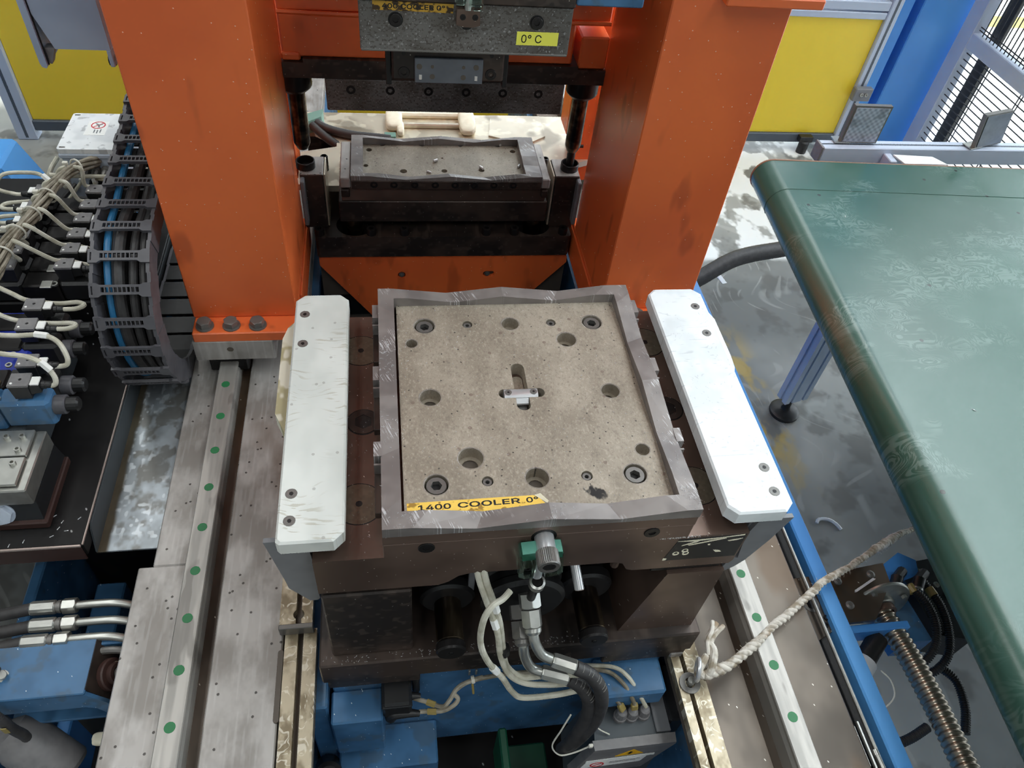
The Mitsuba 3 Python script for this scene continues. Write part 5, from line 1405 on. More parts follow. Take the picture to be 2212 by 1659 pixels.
for x, y in ((-0.632, 0.885), (-0.640, 0.905), (-0.655, 0.915), (-0.636, 0.960), (-0.637, 0.985)):
    part(t, 'cap_bolt', lathe([(0.003, 0), (0.0055, 0), (0.0055, 0.003), (0.003, 0.003), (0.003, 0)], (x, y, 0.6645), n=14), 'm_zinc', label='bright ring bolt')
for k, (x, y, lab) in enumerate(((-0.617, 1.074, 'grey topped black valve plug on the front stack, farthest of four'), (-0.615, 1.024, 'grey topped black valve plug on the front stack, second of four'), (-0.590, 0.937, 'grey topped black valve plug on the front stack, partly under a white cable'), (-0.590, 0.894, 'grey topped black valve plug on the blue front valve'))):
    _, e = din_plug((x, y, 0.700), 1, label=lab)
    plug_ends.append(('A', k, e))

# pedestal and ported plate at the left edge
t = thing('ported_plate', 'shiny steel plate with small ring bolts at the left edge above the black table', 'steel plate')
part(t, 'plate', box((-0.75, 0.815, 0.600), (-0.592, 0.868, 0.606), 0.001), 'm_zinc')
part(t, 'plate', box((-0.75, 0.758, 0.600), (-0.592, 0.812, 0.606), 0.001), 'm_zinc')
part(t, 'plinth', box((-0.75, 0.750, 0.560), (-0.578, 0.872, 0.598), 0.002), 'm_zinc')
for x, y in ((-0.606, 0.852), (-0.606, 0.825), (-0.606, 0.798), (-0.63, 0.852)):
    part(t, 'ring_bolt', lathe([(0.0028, 0), (0.005, 0), (0.005, 0.006), (0.0028, 0.006), (0.0028, 0)], (x, y, 0.606), n=16), 'm_zinc')
t = thing('pedestal', 'dark pedestal with a big pale hexagon bolt head at the left edge', 'pedestal')
part(t, 'column', hull([(-0.72, 0.757, 0.56), (-0.578, 0.757, 0.56), (-0.578, 0.87, 0.56), (-0.72, 0.87, 0.56), (-0.72, 0.742, 0.528), (-0.572, 0.742, 0.528), (-0.572, 0.87, 0.528), (-0.72, 0.87, 0.528)]), 'm_motor_box')
part(t, 'foot', box((-0.72, 0.735, 0.512), (-0.566, 0.87, 0.528), 0.002), 'm_rust_edge')
part(t, 'bolt_head', hex_head((-0.630, 0.748, 0.541), (0, -0.9, 0.42), 0.0165, 0.008, 0.0185), 'm_box_grey', label='pale hexagon bolt head')

# cable bundle down the middle of the valves
spine = [(-0.600, 1.490, 0.722), (-0.632, 1.440, 0.735), (-0.644, 1.385, 0.738), (-0.652, 1.330, 0.738), (-0.664, 1.270, 0.738), (-0.674, 1.215, 0.738), (-0.682, 1.170, 0.732), (-0.690, 1.125, 0.722), (-0.703, 1.080, 0.712), (-0.716, 1.030, 0.705), (-0.73, 0.97, 0.70)]
S = catmull(spine, 8)
for k in range(7):
    ph = k * 2 * np.pi / 7
    pts = []
    for i in range(0, len(S), 3):
        a = ph + i * 0.035
        r = 0.0085 + 0.003 * math.sin(i * 0.3 + k)
        pts.append(S[i] + np.array([math.cos(a) * r, 0.2 * math.cos(a) * r, math.sin(a) * r]))
    solo('bundled_cable', sweep(pts, 0.0038, 7, k=3), 'm_cable_dirty', 'beige cable in the tied bundle running between the valve plugs', 'cable', 'cables of the tied bundle between the valve plugs')
for k, i in enumerate((6, 22, 30, 38, 47, 58, 62)):
    c, d = S[i], S[i + 1] - S[i - 1]
    d /= np.linalg.norm(d)
    ang = np.linspace(0, 2 * np.pi, 19)
    B = basis(d)
    loop = [c + 0.0155 * (math.cos(a) * B[:, 0] + math.sin(a) * B[:, 1]) for a in ang]
    tz_ = thing('bundle_tie', 'white cable tie strapped round the beige cable bundle between the valve plugs', 'cable tie', 'cable ties round the beige bundle')
    part(tz_, 'band', sweep(loop, 0.0019, 6, smooth=False), 'm_tie')
    part(tz_, 'tie_head', box(c + (-0.024, -0.004, 0.004), c + (-0.014, 0.004, 0.012), 0.001), 'm_tie')
for side, k, e in plug_ends:
    if side == 'A':
        continue
    y = YS[k]
    st = S[np.argmin(np.abs(S[:, 1] - (y + 0.012)))] + np.array([0.008 if side == 'R' else -0.008, 0, 0.006])
    x = -0.595 if side == 'R' else -0.692
    sg_ = 1 if side == 'R' else -1
    if side == 'R':
        pts = [st, st + np.array([0.016, -0.010, 0.000]), (x - 0.018, y + 0.006, 0.704), (x - 0.002, y + 0.0185, 0.692), (x + 0.030, y + 0.020, 0.680), (x + 0.064, y + 0.014, 0.678), (x + 0.072, y + 0.004, 0.682), e + np.array([0.012, 0.001, 0]), e - np.array([0.006, 0, 0])]
    else:
        big = 0.020 if k == 0 else 0.0
        pts = [st, st + np.array([-0.014, -0.006, -0.006]), (x + 0.020, y + 0.010, 0.702), (x + 0.002, y + 0.0195, 0.694 + big), (x - 0.028, y + 0.020 + big, 0.690 + big), (x - 0.060 - big, y + 0.014 + big, 0.690 + big), (x - 0.068 - big, y + 0.003, 0.688 + 0.5 * big), e + np.array([-0.012, 0.0, 0]), e + np.array([0.006, 0, 0])]
    t = thing('plug_cable', f"pale cable curving from the bundle to the {ordn[k]} plug {'beside the cable chain' if side == 'R' else 'on the far left'}", 'cable')
    part(t, 'jacket', sweep(pts, 0.0040, 8), 'm_cable')
    if k == 0 and side == 'L':
        sleeve(t, pts, 0.36, 6, 0.016, 0.0062)
# the four long cables of the front stack
FR = [([(-0.700, 1.115, 0.722), (-0.680, 1.104, 0.716), (-0.655, 1.095, 0.706), (-0.632, 1.090, 0.694), (-0.59, 1.094, 0.682), (-0.555, 1.094, 0.684), (-0.541, 1.084, 0.686), (-0.553, 1.075, 0.686), (-0.580, 1.074, 0.686)], 'farthest', None),
      ([(-0.706, 1.095, 0.722), (-0.690, 1.065, 0.716), (-0.664, 1.046, 0.704), (-0.634, 1.040, 0.692), (-0.59, 1.043, 0.682), (-0.553, 1.040, 0.684), (-0.543, 1.031, 0.686), (-0.555, 1.024, 0.686), (-0.578, 1.024, 0.686)], 'second', None),
      ([(-0.712, 1.065, 0.720), (-0.705, 1.020, 0.722), (-0.680, 0.990, 0.722), (-0.650, 0.977, 0.722), (-0.610, 0.972, 0.722), (-0.570, 0.972, 0.722), (-0.545, 0.962, 0.716), (-0.532, 0.945, 0.700), (-0.533, 0.937, 0.688), (-0.545, 0.935, 0.685), (-0.556, 0.936, 0.686)], 'third', 0.50),
      ([(-0.722, 1.030, 0.718), (-0.712, 0.985, 0.728), (-0.690, 0.950, 0.735), (-0.650, 0.930, 0.736), (-0.610, 0.918, 0.735), (-0.575, 0.915, 0.730), (-0.552, 0.909, 0.718), (-0.540, 0.900, 0.700), (-0.540, 0.894, 0.688), (-0.548, 0.893, 0.685), (-0.556, 0.894, 0.686)], 'nearest', 0.62)]
for pts, nm, mk in FR:
    t = thing('plug_cable', f'pale cable sweeping from the bundle to the {nm} plug of the front valve stack', 'cable')
    part(t, 'jacket', sweep(pts, 0.0042, 9), 'm_cable')
    if mk:
        sleeve(t, pts, mk, 6, 0.020, 0.0058)

# junction box with glands
t = thing('junction_box', 'grey junction box with white lid and a red ring label behind the valves', 'junction box')
bx0, bx1, by0, by1, bz = -0.640, -0.524, 1.405, 1.545, 0.800
bx0, bx1, by0, by1, bz = -0.668, -0.555, 1.490, 1.636, 0.750
body = hull([(x, y, z) for x, y in ((bx0 + 0.004, by0 + 0.003), (bx1 - 0.002, by0 + 0.003), (bx1 - 0.002, by1), (bx0 + 0.004, by1)) for z in (bz - 0.115, bz - 0.012)])
part(t, 'body', body, 'm_box_grey')
part(t, 'rim', box((bx0, by0 - 0.002, bz - 0.022), (bx1, by1, bz - 0.010), 0.003), 'm_box_grey')
rp = sg.box(bx0 + 0.006, by0 + 0.006, bx1 - 0.006, by1 - 0.006).buffer(0.006)
part(t, 'lid', slab(rp, bz - 0.010, bz), 'm_box_lid', smooth=30, label='white lid')
part(t, 'lid_label', prism(sg.Polygon([(-0.629, 1.546), (-0.587, 1.546), (-0.588, 1.602), (-0.628, 1.602)]), 0.0005, (0, 0, bz)), 'm_label', smooth=False, label='white label on the lid')
part(t, 'label_ring', prism(disc(-0.607, 1.586, 0.0145, 32).difference(disc(-0.607, 1.586, 0.0122, 32)), 0.0004, (0, 0, bz + 0.0005)), 'm_red_ink', smooth=False, label='red prohibition ring')
part(t, 'label_ring', prism(sg.LineString([(-0.617, 1.577), (-0.597, 1.595)]).buffer(0.001), 0.0004, (0, 0, bz + 0.0005)), 'm_red_ink', smooth=False, label='red bar of the ring')
part(t, 'label_figure', prism(sg.LineString([(-0.612, 1.592), (-0.606, 1.586), (-0.600, 1.590)]).buffer(0.0016).union(sg.LineString([(-0.606, 1.586), (-0.604, 1.578)]).buffer(0.0016)), 0.0004, (0, 0, bz + 0.0005)), 'm_grey_ink', smooth=False)
for k, (x, y) in enumerate(((-0.610, 1.562), (-0.604, 1.560), (-0.598, 1.563))):
    part(t, 'label_line', prism(sg.box(x - 0.0012, y - 0.007, x + 0.0012, y + 0.006), 0.0004, (0, 0, bz + 0.0005)), 'm_grey_ink', smooth=False)
for x in (bx0 + 0.010, ):
    for y in (by0 + 0.008, by1 - 0.008):
        part(t, 'lid_screw', prism(sg.LineString([(x - 0.004, y), (x + 0.004, y)]).buffer(0.002), 0.0006, (0, 0, bz)), 'm_grey_bolt')
GX = (-0.622, -0.603, -0.584, -0.565)
for k, x in enumerate(GX):
    part(t, 'cable_gland', lathe([(0, 0), (0.0095, 0), (0.0095, 0.008), (0.0078, 0.009), (0.0078, 0.017), (0.0058, 0.022), (0, 0.022)], (x, by0 + 0.002, bz - 0.046), (-0.1, -1, -0.25), 10), 'm_grey_bolt', smooth=25, label='dark cable gland')
    part(t, 'cable_gland', lathe([(0, 0), (0.0095, 0), (0.0095, 0.008), (0.0078, 0.009), (0.0078, 0.017), (0.0058, 0.022), (0, 0.022)], (x + 0.004, by0 + 0.002, bz - 0.078), (0.0, -1, -0.35), 10), 'm_black_plastic', smooth=25, label='dark cable gland')
    e = np.array([x - 0.002, by0 - 0.018, bz - 0.051])
    dx = (-0.030, -0.002, 0.012, 0.004)[k]
    pts = [e, e + np.array([dx * 0.3, -0.010, -0.010]), e + np.array([dx * 0.9, -0.016, -0.030]), e + np.array([dx * 1.4, -0.020, -0.046])]
    tc = thing('gland_cable', f"short white cable dropping from the {('leftmost', 'second', 'third', 'rightmost')[k]} gland of the junction box", 'cable')
    part(tc, 'jacket', sweep(pts, 0.0033, 8), 'm_cable')
    c = e + np.array([dx * 0.2, -0.007, -0.008])
    part(tc, 'marker_sleeve', box(c - (0.0045, 0.004, 0.007), c + (0.0045, 0.004, 0.007), 0.001), 'm_label')
# loose cables left of the box
for pts, r, m, lab in (([(-0.685, 1.52, 0.712), (-0.695, 1.49, 0.700), (-0.705, 1.46, 0.672), (-0.703, 1.43, 0.640)], 0.0048, 'm_cable', 'thick pale cable arching out of the left side of the junction box'),
                       ([(-0.66, 1.50, 0.690), (-0.690, 1.475, 0.672), (-0.697, 1.45, 0.650)], 0.0045, 'm_rubber', 'dark cable beside the left side of the junction box'),
                       ([(-0.655, 1.49, 0.668), (-0.680, 1.46, 0.650), (-0.69, 1.44, 0.63)], 0.0045, 'm_rubber', 'short dark cable low at the left side of the junction box'),
                       ([(-0.545, 1.47, 0.700), (-0.575, 1.463, 0.704), (-0.61, 1.457, 0.708), (-0.65, 1.452, 0.712), (-0.68, 1.45, 0.716)], 0.0042, 'm_cable', 'pale cable crossing in front of the junction box'),
                       ([(-0.535, 1.450, 0.690), (-0.57, 1.455, 0.698), (-0.60, 1.462, 0.700)], 0.0040, 'm_cable_dirty', 'short beige cable passing under the cable chain before the junction box')):
    solo('loose_cable', sweep(pts, r, 9), m, lab, 'cable')
solo('round_knob', trimesh.creation.icosphere(2, 0.0085).apply_translation((-0.654, 1.445, 0.695)), 'm_cable', 'round cream cap among the cables in front of the junction box', 'knob', smooth=True)
for pts, r, lab in (([(-1.05, 1.62, 0.30), (-0.92, 1.56, 0.46), (-0.80, 1.51, 0.55), (-0.70, 1.52, 0.56)], 0.019, 'thick black hose behind the valves, the farthest'),
                    ([(-0.98, 1.47, 0.45), (-0.88, 1.45, 0.56), (-0.79, 1.44, 0.585), (-0.72, 1.44, 0.58)], 0.012, 'thinner dark hose between the thick hoses behind the valves'),
                    ([(-0.96, 1.30, 0.42), (-0.90, 1.35, 0.52), (-0.83, 1.38, 0.58), (-0.74, 1.37, 0.595)], 0.018, 'thick black hose arching left of the second row of plugs'),
                    ([(-0.93, 1.22, 0.42), (-0.88, 1.28, 0.52), (-0.82, 1.32, 0.575), (-0.74, 1.33, 0.595)], 0.017, 'thick black hose arching left of the third row of plugs')):
    solo('black_hose', sweep(pts, r, 14), 'm_rubber', lab, 'hose')

# ---- grey control enclosure top left
t = thing('control_enclosure', 'blue grey sheet metal enclosure hanging at the top left beside the orange post', 'enclosure')
EY = 1.30
part(t, 'box', xz_slab([(-0.545, 1.60), (-0.545, 1.115), (-0.524, 1.046), (-0.440, 1.046), (-0.440, 1.60)], EY, EY + 0.16), 'm_enclosure', smooth=False)
part(t, 'door_edge', xz_slab([(-0.553, 1.60), (-0.553, 1.024), (-0.551, 1.018), (-0.545, 1.016), (-0.5425, 1.020), (-0.5425, 1.60)], EY - 0.006, EY + 0.16), 'm_enclosure', smooth=False)
part(t, 'door_gap', box((-0.5435, EY - 0.0012, 1.02), (-0.5405, EY + 0.001, 1.60), 0), 'm_black', label='dark gap beside the door edge')
part(t, 'corner_foot', xz_slab([(-0.541, 1.046), (-0.526, 1.046), (-0.534, 1.028), (-0.538, 1.019), (-0.541, 1.020)], EY + 0.004, EY + 0.02), 'm_plug_grey')
part(t, 'corner_foot', box((-0.447, EY, 1.018), (-0.440, EY + 0.02, 1.046), 0.001), 'm_enclosure')
part(t, 'rubber_foot', cyl((-0.449, EY + 0.01, 1.026), (-0.440, EY + 0.01, 1.026), 0.009, 14), 'm_black_plastic')

# ---- lower left: hoses and blue bracket beam
names = ('farthest', 'middle', 'nearest')
for k, y in enumerate((0.628, 0.598, 0.571)):
    z = 0.445
    x0 = (-0.590, -0.583, -0.588)[k]
    t = thing('pressure_hose', f'dark pressure hose with bright ferrule and bent pipe at the lower left, {names[k]} of three', 'hose')
    part(t, 'rubber_hose', sweep([(x0 - 0.30, y - 0.05, z - 0.06), (x0 - 0.15, y - 0.012, z - 0.015), (x0 - 0.06, y - 0.006, z - 0.006), (x0 + 0.004, y, z)], 0.0098, 14), 'm_rubber')
    part(t, 'ferrule', lathe([(0, 0), (0.0105, 0), (0.0115, 0.002), (0.0115, 0.036), (0.010, 0.038), (0, 0.038)], (x0, y, z), (1, 0, 0), 14), 'm_zinc', smooth=25, label='bright crimped ferrule')
    part(t, 'ferrule_ring', lathe([(0, 0), (0.009, 0), (0.009, 0.003), (0.0105, 0.003), (0.0105, 0.008), (0.009, 0.008), (0.009, 0.011), (0, 0.011)], (x0 + 0.038, y, z), (1, 0, 0), 20), 'm_grey_bolt')
    part(t, 'nut', tm(man(prism(hexagon(0.0132, 0.2), 0.020, (x0 + 0.049, y, z), (1, 0, 0))) ^ man(cyl((x0 + 0.049, y, z), (x0 + 0.069, y, z), 0.0128, 30, 0.0015))), 'm_zinc', label='steel hexagon nut')
    part(t, 'pipe', sweep([(x0 + 0.066, y, z), (x0 + 0.10, y, z + 0.001), (x0 + 0.13, y - 0.001, z), (x0 + 0.16, y - 0.006, z - 0.008), (x0 + 0.19, y - 0.012, z - 0.03)], 0.0066, 12), 'm_zinc', label='bent steel pipe')
t = thing('pipe_stub', 'short oily pipe ends behind the blue bracket by the left rail bed', 'pipe')
part(t, 'pipe', sweep([(-0.50, 0.552, 0.43), (-0.455, 0.552, 0.435), (-0.425, 0.548, 0.43)], 0.006, 10), 'm_grey_bolt')
part(t, 'pipe', sweep([(-0.50, 0.533, 0.42), (-0.455, 0.532, 0.424), (-0.425, 0.53, 0.42)], 0.006, 10), 'm_cable_dirty')

t = thing('blue_bracket', 'blue painted box bracket with an axle bolt at the lower left', 'bracket')
part(t, 'top_plate', box((-0.80, 0.480, 0.444), (-0.476, 0.566, 0.450), 0.0015), 'm_blue')
part(t, 'front_plate', xz_slab([(-0.80, 0.4440), (-0.4765, 0.4440), (-0.4310, 0.365), (-0.4310, 0.330), (-0.452, 0.330), (-0.475, 0.388), (-0.489, 0.397), (-0.60, 0.397), (-0.80, 0.397)], 0.480, 0.486), 'm_blue', smooth=False)
part(t, 'end_plate', hull([(-0.4765, y, 0.4495) for y in (0.4865, 0.5655)] + [(-0.481, y, 0.4495) for y in (0.4865, 0.5655)] + [(-0.430, y, 0.352) for y in (0.4865, 0.5655)] + [(-0.436, y, 0.352) for y in (0.4865, 0.5655)]), 'm_dark_steel', label='dark oily end plate')
part(t, 'lower_shelf', box((-0.62, 0.486, 0.330), (-0.431, 0.60, 0.336), 0.001), 'm_blue')
part(t, 'inner_plate', box((-0.62, 0.56, 0.20), (-0.44, 0.566, 0.44), 0.001), 'm_blue')
ax = np.array([0.88, -0.12, 0.46])
part(t, 'axle_washer', lathe([(0, 0), (0.024, 0), (0.025, 0.002), (0.025, 0.009), (0.023, 0.011), (0, 0.011)], (-0.4585, 0.520, 0.4165), ax, 32), 'm_rust_edge', label='round rusty washer')
part(t, 'axle_ring', lathe([(0, 0), (0.0165, 0), (0.0175, 0.003), (0.0165, 0.010), (0.011, 0.010), (0.010, 0.005), (0, 0.005)], (-0.4490, 0.5190, 0.4215), ax, 32), 'm_rust_edge')
part(t, 'axle_end', lathe([(0, 0), (0.0095, 0), (0.0095, 0.010), (0.008, 0.0115), (0, 0.0115)], (-0.4470, 0.5188, 0.4225), ax, 24), 'm_grey_bolt', label='grey axle end')
part(t, 'top_screw', hex_head((-0.5990, 0.518, 0.450), (0.35, -0.2, 1), 0.0075, 0.010, 0.009), 'm_zinc', label='bright hexagon nut')
t = thing('sensor_cable', 'black sleeved cable with elbow hanging over the blue bracket at the lower left', 'cable')
pts = [(-0.600, 0.520, 0.466), (-0.606, 0.5205, 0.480), (-0.615, 0.519, 0.487), (-0.625, 0.512, 0.486), (-0.628, 0.500, 0.474), (-0.620, 0.486, 0.462), (-0.606, 0.472, 0.452), (-0.595, 0.462, 0.440), (-0.587, 0.457, 0.422), (-0.583, 0.455, 0.400), (-0.580, 0.456, 0.375), (-0.585, 0.46, 0.35)]
part(t, 'sleeve', sweep(pts, [0.006, 0.0062, 0.0078, 0.0085, 0.008, 0.0072, 0.007, 0.0072, 0.0074, 0.0076, 0.0078, 0.0075], 14), 'm_rubber')
c = catmull(pts, 6)
ribs = []
for i in range(31, 45):
    d = c[i + 1] - c[i - 1]
    ribs.append(cyl(c[i] - d * 0.18, c[i] + d * 0.18, 0.0079, 14))
part(t, 'rib', join(ribs), 'm_rubber', kind='stuff')
part(t, 'marker', box((-0.5905, 0.4475, 0.4085), (-0.5825, 0.4492, 0.4265), 0.0004), 'm_amber', label='cream marker')
t = thing('blue_floor_frame', 'blue steel frame near the floor under the lower left hoses', 'frame')
part(t, 'upright_strip', box((-0.600, 0.655, 0.05), (-0.546, 0.80, 0.20), 0.003), 'm_blue')
part(t, 'long_bar', box((-0.680, 0.30, 0.02), (-0.660, 1.3, 0.30), 0.003), 'm_blue')
part(t, 'long_bar', box((-0.625, 0.25, 0.02), (-0.600, 0.56, 0.16), 0.003), 'm_blue_clean')
part(t, 'long_bar', box((-0.700, 0.25, 0.02), (-0.680, 0.56, 0.16), 0.003), 'm_blue_clean')
part(t, 'cross_bar', box((-0.70, 0.600, 0.05), (-0.372, 0.625, 0.14), 0.003), 'm_blue')
t = thing('bottle', 'cloudy grey plastic bottle under the blue bracket', 'bottle')
part(t, 'body', lathe([(0, 0), (0.036, 0.0), (0.040, 0.006), (0.040, 0.09), (0.030, 0.115), (0.015, 0.125), (0.015, 0.14), (0, 0.14)], (-0.545, 0.43, 0.26), (-0.55, 0.35, 0.5), 28), 'm_plug_grey')
for k, (x, y) in enumerate(((-0.470, 0.40), (-0.455, 0.385), (-0.485, 0.41))):
    solo('floor_hose', sweep([(x - 0.06, y - 0.10, 0.12), (x - 0.02, y - 0.03, 0.20), (x, y + 0.02, 0.24), (x + 0.02, y + 0.06, 0.22)], 0.011, 12), 'm_cable', f"pale grey hose by the machine bed at the bottom left edge, {('middle', 'rightmost', 'leftmost')[k]} of three", 'hose')
solo('floor_bag', lump(-0.478, 0.455, 0.325, 0.018, 0.010, 0.007, 9, 0.2), 'm_masking', 'pale lump seen through the gap under the blue bracket', 'rag', smooth=True)
for (x, y) in ((-0.565, 0.757), (-0.575, 0.740), (-0.553, 0.733), (-0.540, 0.727), (-0.525, 0.750), (-0.56, 0.718), (-0.60, 0.712), (-0.62, 0.706), (-0.55, 0.745)):
    a = rng.uniform(0, 3.1)
    c, s = math.cos(a) * 0.0032, math.sin(a) * 0.0032
    solo('metal_chip', hull([(x - c, y - s, 0.512), (x + c, y + s, 0.512), (x - c - s * 0.3, y - s + c * 0.3, 0.5125), (x + c - s * 0.3, y + s + c * 0.3, 0.5125), (x, y, 0.514)]), 'm_swarf', 'small bright metal chip on the front corner of the black table', 'chip', 'metal chips on the black table')

# ================================================================== conveyor on the right
t = thing('belt_conveyor', 'dark green belt conveyor reaching across the right side', 'conveyor')
u = np.array([0.0755, 1.0]); u /= np.linalg.norm(u)          # along the roller
w = np.array([1.0, -0.045]); w /= np.linalg.norm(w)          # along the belt
ZT, RR = 0.700, 0.044
far_, near_ = np.array([0.9065 + RR, 1.560]), None


def belt_pt(a, b, z):
    """a along the belt from the roller axis, b along the roller towards the camera, height z"""
    p = far_ + w * a - u * b
    return (p[0], p[1], z)


LB = 2.05
prof = [(1.25, ZT)] + [(a, ZT) for a in (1.1, 0.9, 0.5, 0.25, 0.10)] + [(RR * math.cos(q), ZT - RR + RR * math.sin(q)) for q in np.linspace(np.pi / 2, 3 * np.pi / 2, 25)] + [(0.5, ZT - 2 * RR), (1.25, ZT - 2 * RR)]
inner = [(a if abs(z - ZT) > 1e-6 and abs(z - ZT + 2 * RR) > 1e-6 else a, z) for a, z in prof]
v, f = [], []
nb = 40
for j in range(nb + 1):
    b = LB * j / nb
    for a, z in prof:
        v.append(belt_pt(a, b, z))
n = len(prof)
for j in range(nb):
    for i in range(n - 1):
        A, B, C_, D = j * n + i, j * n + i + 1, (j + 1) * n + i, (j + 1) * n + i + 1
        f += [(A, C_, D), (A, D, B)]
# close the loop and the two sides so that the belt is a solid body
for j in range(nb):
    A, C_ = j * n + n - 1, (j + 1) * n + n - 1
    B, D = j * n, (j + 1) * n
    f += [(A, C_, D), (A, D, B)]
for j, flip in ((0, False), (nb, True)):
    fan = [(j * n, j * n + i, j * n + i + 1) for i in range(1, n - 1)]
    f += [(a, c, b) if flip else (a, b, c) for a, b, c in fan]
bm = tri(v, f)
if bm.volume < 0:
    bm.invert()
part(t, 'belt', bm, 'm_belt', smooth=30)
part(t, 'belt_edge', sweep([belt_pt(1.25, -0.002, ZT - 0.003)] + [belt_pt(a, -0.002, ZT - 0.003) for a in (0.8, 0.2)] + [belt_pt(RR * math.cos(q) * 0.97, -0.002, ZT - RR + RR * 0.97 * math.sin(q)) for q in np.linspace(np.pi / 2, 1.35 * np.pi, 12)], 0.0035, 6, smooth=False), 'm_belt_edge', label='frayed brown belt edge')
part(t, 'belt_seam', sweep([belt_pt(RR * math.cos(q) * 1.004, 0.125, ZT - RR + RR * 1.004 * math.sin(q)) for q in np.linspace(1.2 * np.pi, np.pi / 2, 10)] + [belt_pt(a, 0.125 + 0.012 * a, ZT) for a in (0.1, 0.3, 0.6, 0.9)], 0.0014, 6, smooth=False), 'm_belt', label='raised seam in the belt')
for b in (0.03, 1.95):
    part(t, 'side_frame', hull([belt_pt(a, b + d, z) for a in (0.10, 1.24) for d in (0, 0.03) for z in (ZT - 2 * RR - 0.04, ZT - 2 * RR - 0.001)]), 'm_alu')


def conv_leg(t, x, y, slant=0.0):
    g = sg.box(-0.040, -0.020, 0.040, 0.020)
    for cx, cy in ((-0.02, -0.02), (0.02, -0.02), (-0.02, 0.02), (0.02, 0.02)):
        g = g.difference(sg.box(cx - 0.004, cy - 0.006, cx + 0.004, cy + 0.006))
    for cy in (-0.04, 0.04):
        g = g.difference(sg.box(cy - 0.006, -0.004, cy + 0.006, 0.004))
    part(t, 'leg', prism(g, 0.545, (x, y, 0.055), (0, 0, 1), (0.97, 0.22, 0)), 'm_alu', smooth=False)
    part(t, 'levelling_foot', lathe([(0, 0), (0.042, 0), (0.044, 0.004), (0.044, 0.012), (0.036, 0.018), (0.014, 0.022), (0.010, 0.030), (0.010, 0.056), (0, 0.056)], (x - 0.012, y - 0.012, 0), n=28), 'm_black_plastic', label='black round levelling foot')


conv_leg(t, 1.158, 1.330)
conv_leg(t, 2.12, 1.33)
conv_leg(t, 1.05, -0.2)
conv_leg(t, 2.1, -0.3)
for k, (x, y, a, r) in enumerate(((1.125, 1.275, 0.3, .004), (1.035, 1.325, 1.2, .0045), (1.02, 0.745, 2.4, .005), (1.165, 0.615, 0.4, .006), (1.295, 0.70, 1.9, .004))):
    c, s = math.cos(a) * r, math.sin(a) * r
    solo('belt_chip', hull([(x - c, y - s, ZT), (x + c, y + s, ZT), (x - s * 0.4, y + c * 0.4, ZT + 0.0012), (x, y, ZT + 0.002)]), 'm_swarf', 'small bright chip lying on the green conveyor belt', 'chip', 'bright chips on the conveyor belt')

# beam with the two reflectors
t = thing('sensor_beam', 'grey profile beam mounted along the far side of the conveyor', 'beam')
part(t, 'profile', box((1.098, 1.600, 0.668), (2.28, 1.640, 0.712), 0.002), 'm_alu')
part(t, 'profile_groove', box((1.10, 1.617, 0.7115), (2.28, 1.623, 0.7125), 0), 'm_alu_dark', label='dark groove along the top')
part(t, 'end_cap', box((1.092, 1.600, 0.668), (1.098, 1.640, 0.713), 0.001), 'm_plug_grey')
part(t, 'bracket', hull([(1.285, 1.585, 0.705), (1.395, 1.580, 0.703), (1.42, 1.545, 0.702), (1.30, 1.548, 0.702), (1.285, 1.585, 0.702), (1.395, 1.580, 0.700), (1.42, 1.545, 0.699), (1.30, 1.548, 0.699)]), 'm_box_lid', smooth=False, label='pale sheet bracket')
part(t, 'bracket_block', box((1.268, 1.560, 0.655), (1.288, 1.600, 0.700), 0.002), 'm_alu')


def reflector(o, xd, tilt, face, label, mat_front, mat_back):
    t = thing('reflector', label, 'reflector')
    x = np.array([math.cos(xd), math.sin(xd), 0.0])
    nrm = np.array([math.sin(xd), -math.cos(xd), 0.0])
    up = np.array([0, 0, 1.0]) * math.cos(tilt) + x * math.sin(tilt)
    def q(a, b, c):
        return tuple(np.array(o) + x * a + up * b + nrm * c)
    part(t, 'frame', hull([q(a, b, c) for a in (0, 0.100) for b in (0, 0.100) for c in (0, -0.012)]), mat_back, smooth=False)
    part(t, 'lens', hull([q(a, b, c) for a in (0.005, 0.095) for b in (0.004, 0.095) for c in (0.0, 0.0018)]), mat_front, smooth=False)
    part(t, 'mount_tab', hull([q(a, b, c) for a in (-0.012, 0.03) for b in (-0.002, 0.001) for c in (0.0, -0.03)]), 'm_zinc', smooth=False)


reflector((1.146, 1.620, 0.7165), -0.02, 0.0, 1, 'square clear prismatic reflector on the beam before the blue column', 'm_reflector', 'm_grey_bolt')
reflector((1.520, 1.600, 0.7165), 0.30, -0.28, 1, 'square grey reflector turned away on the beam before the mesh fence', 'm_blue_grey_plate', 'm_grey_bolt')
solo('black_hose', sweep([(0.60, 1.72, 0.10), (0.80, 1.70, 0.12), (0.95, 1.74, 0.16), (1.10, 1.80, 0.20), (1.3, 1.85, 0.2)], 0.026, 14), 'm_rubber', 'thick black hose on the floor between the right orange post and the conveyor', 'hose')

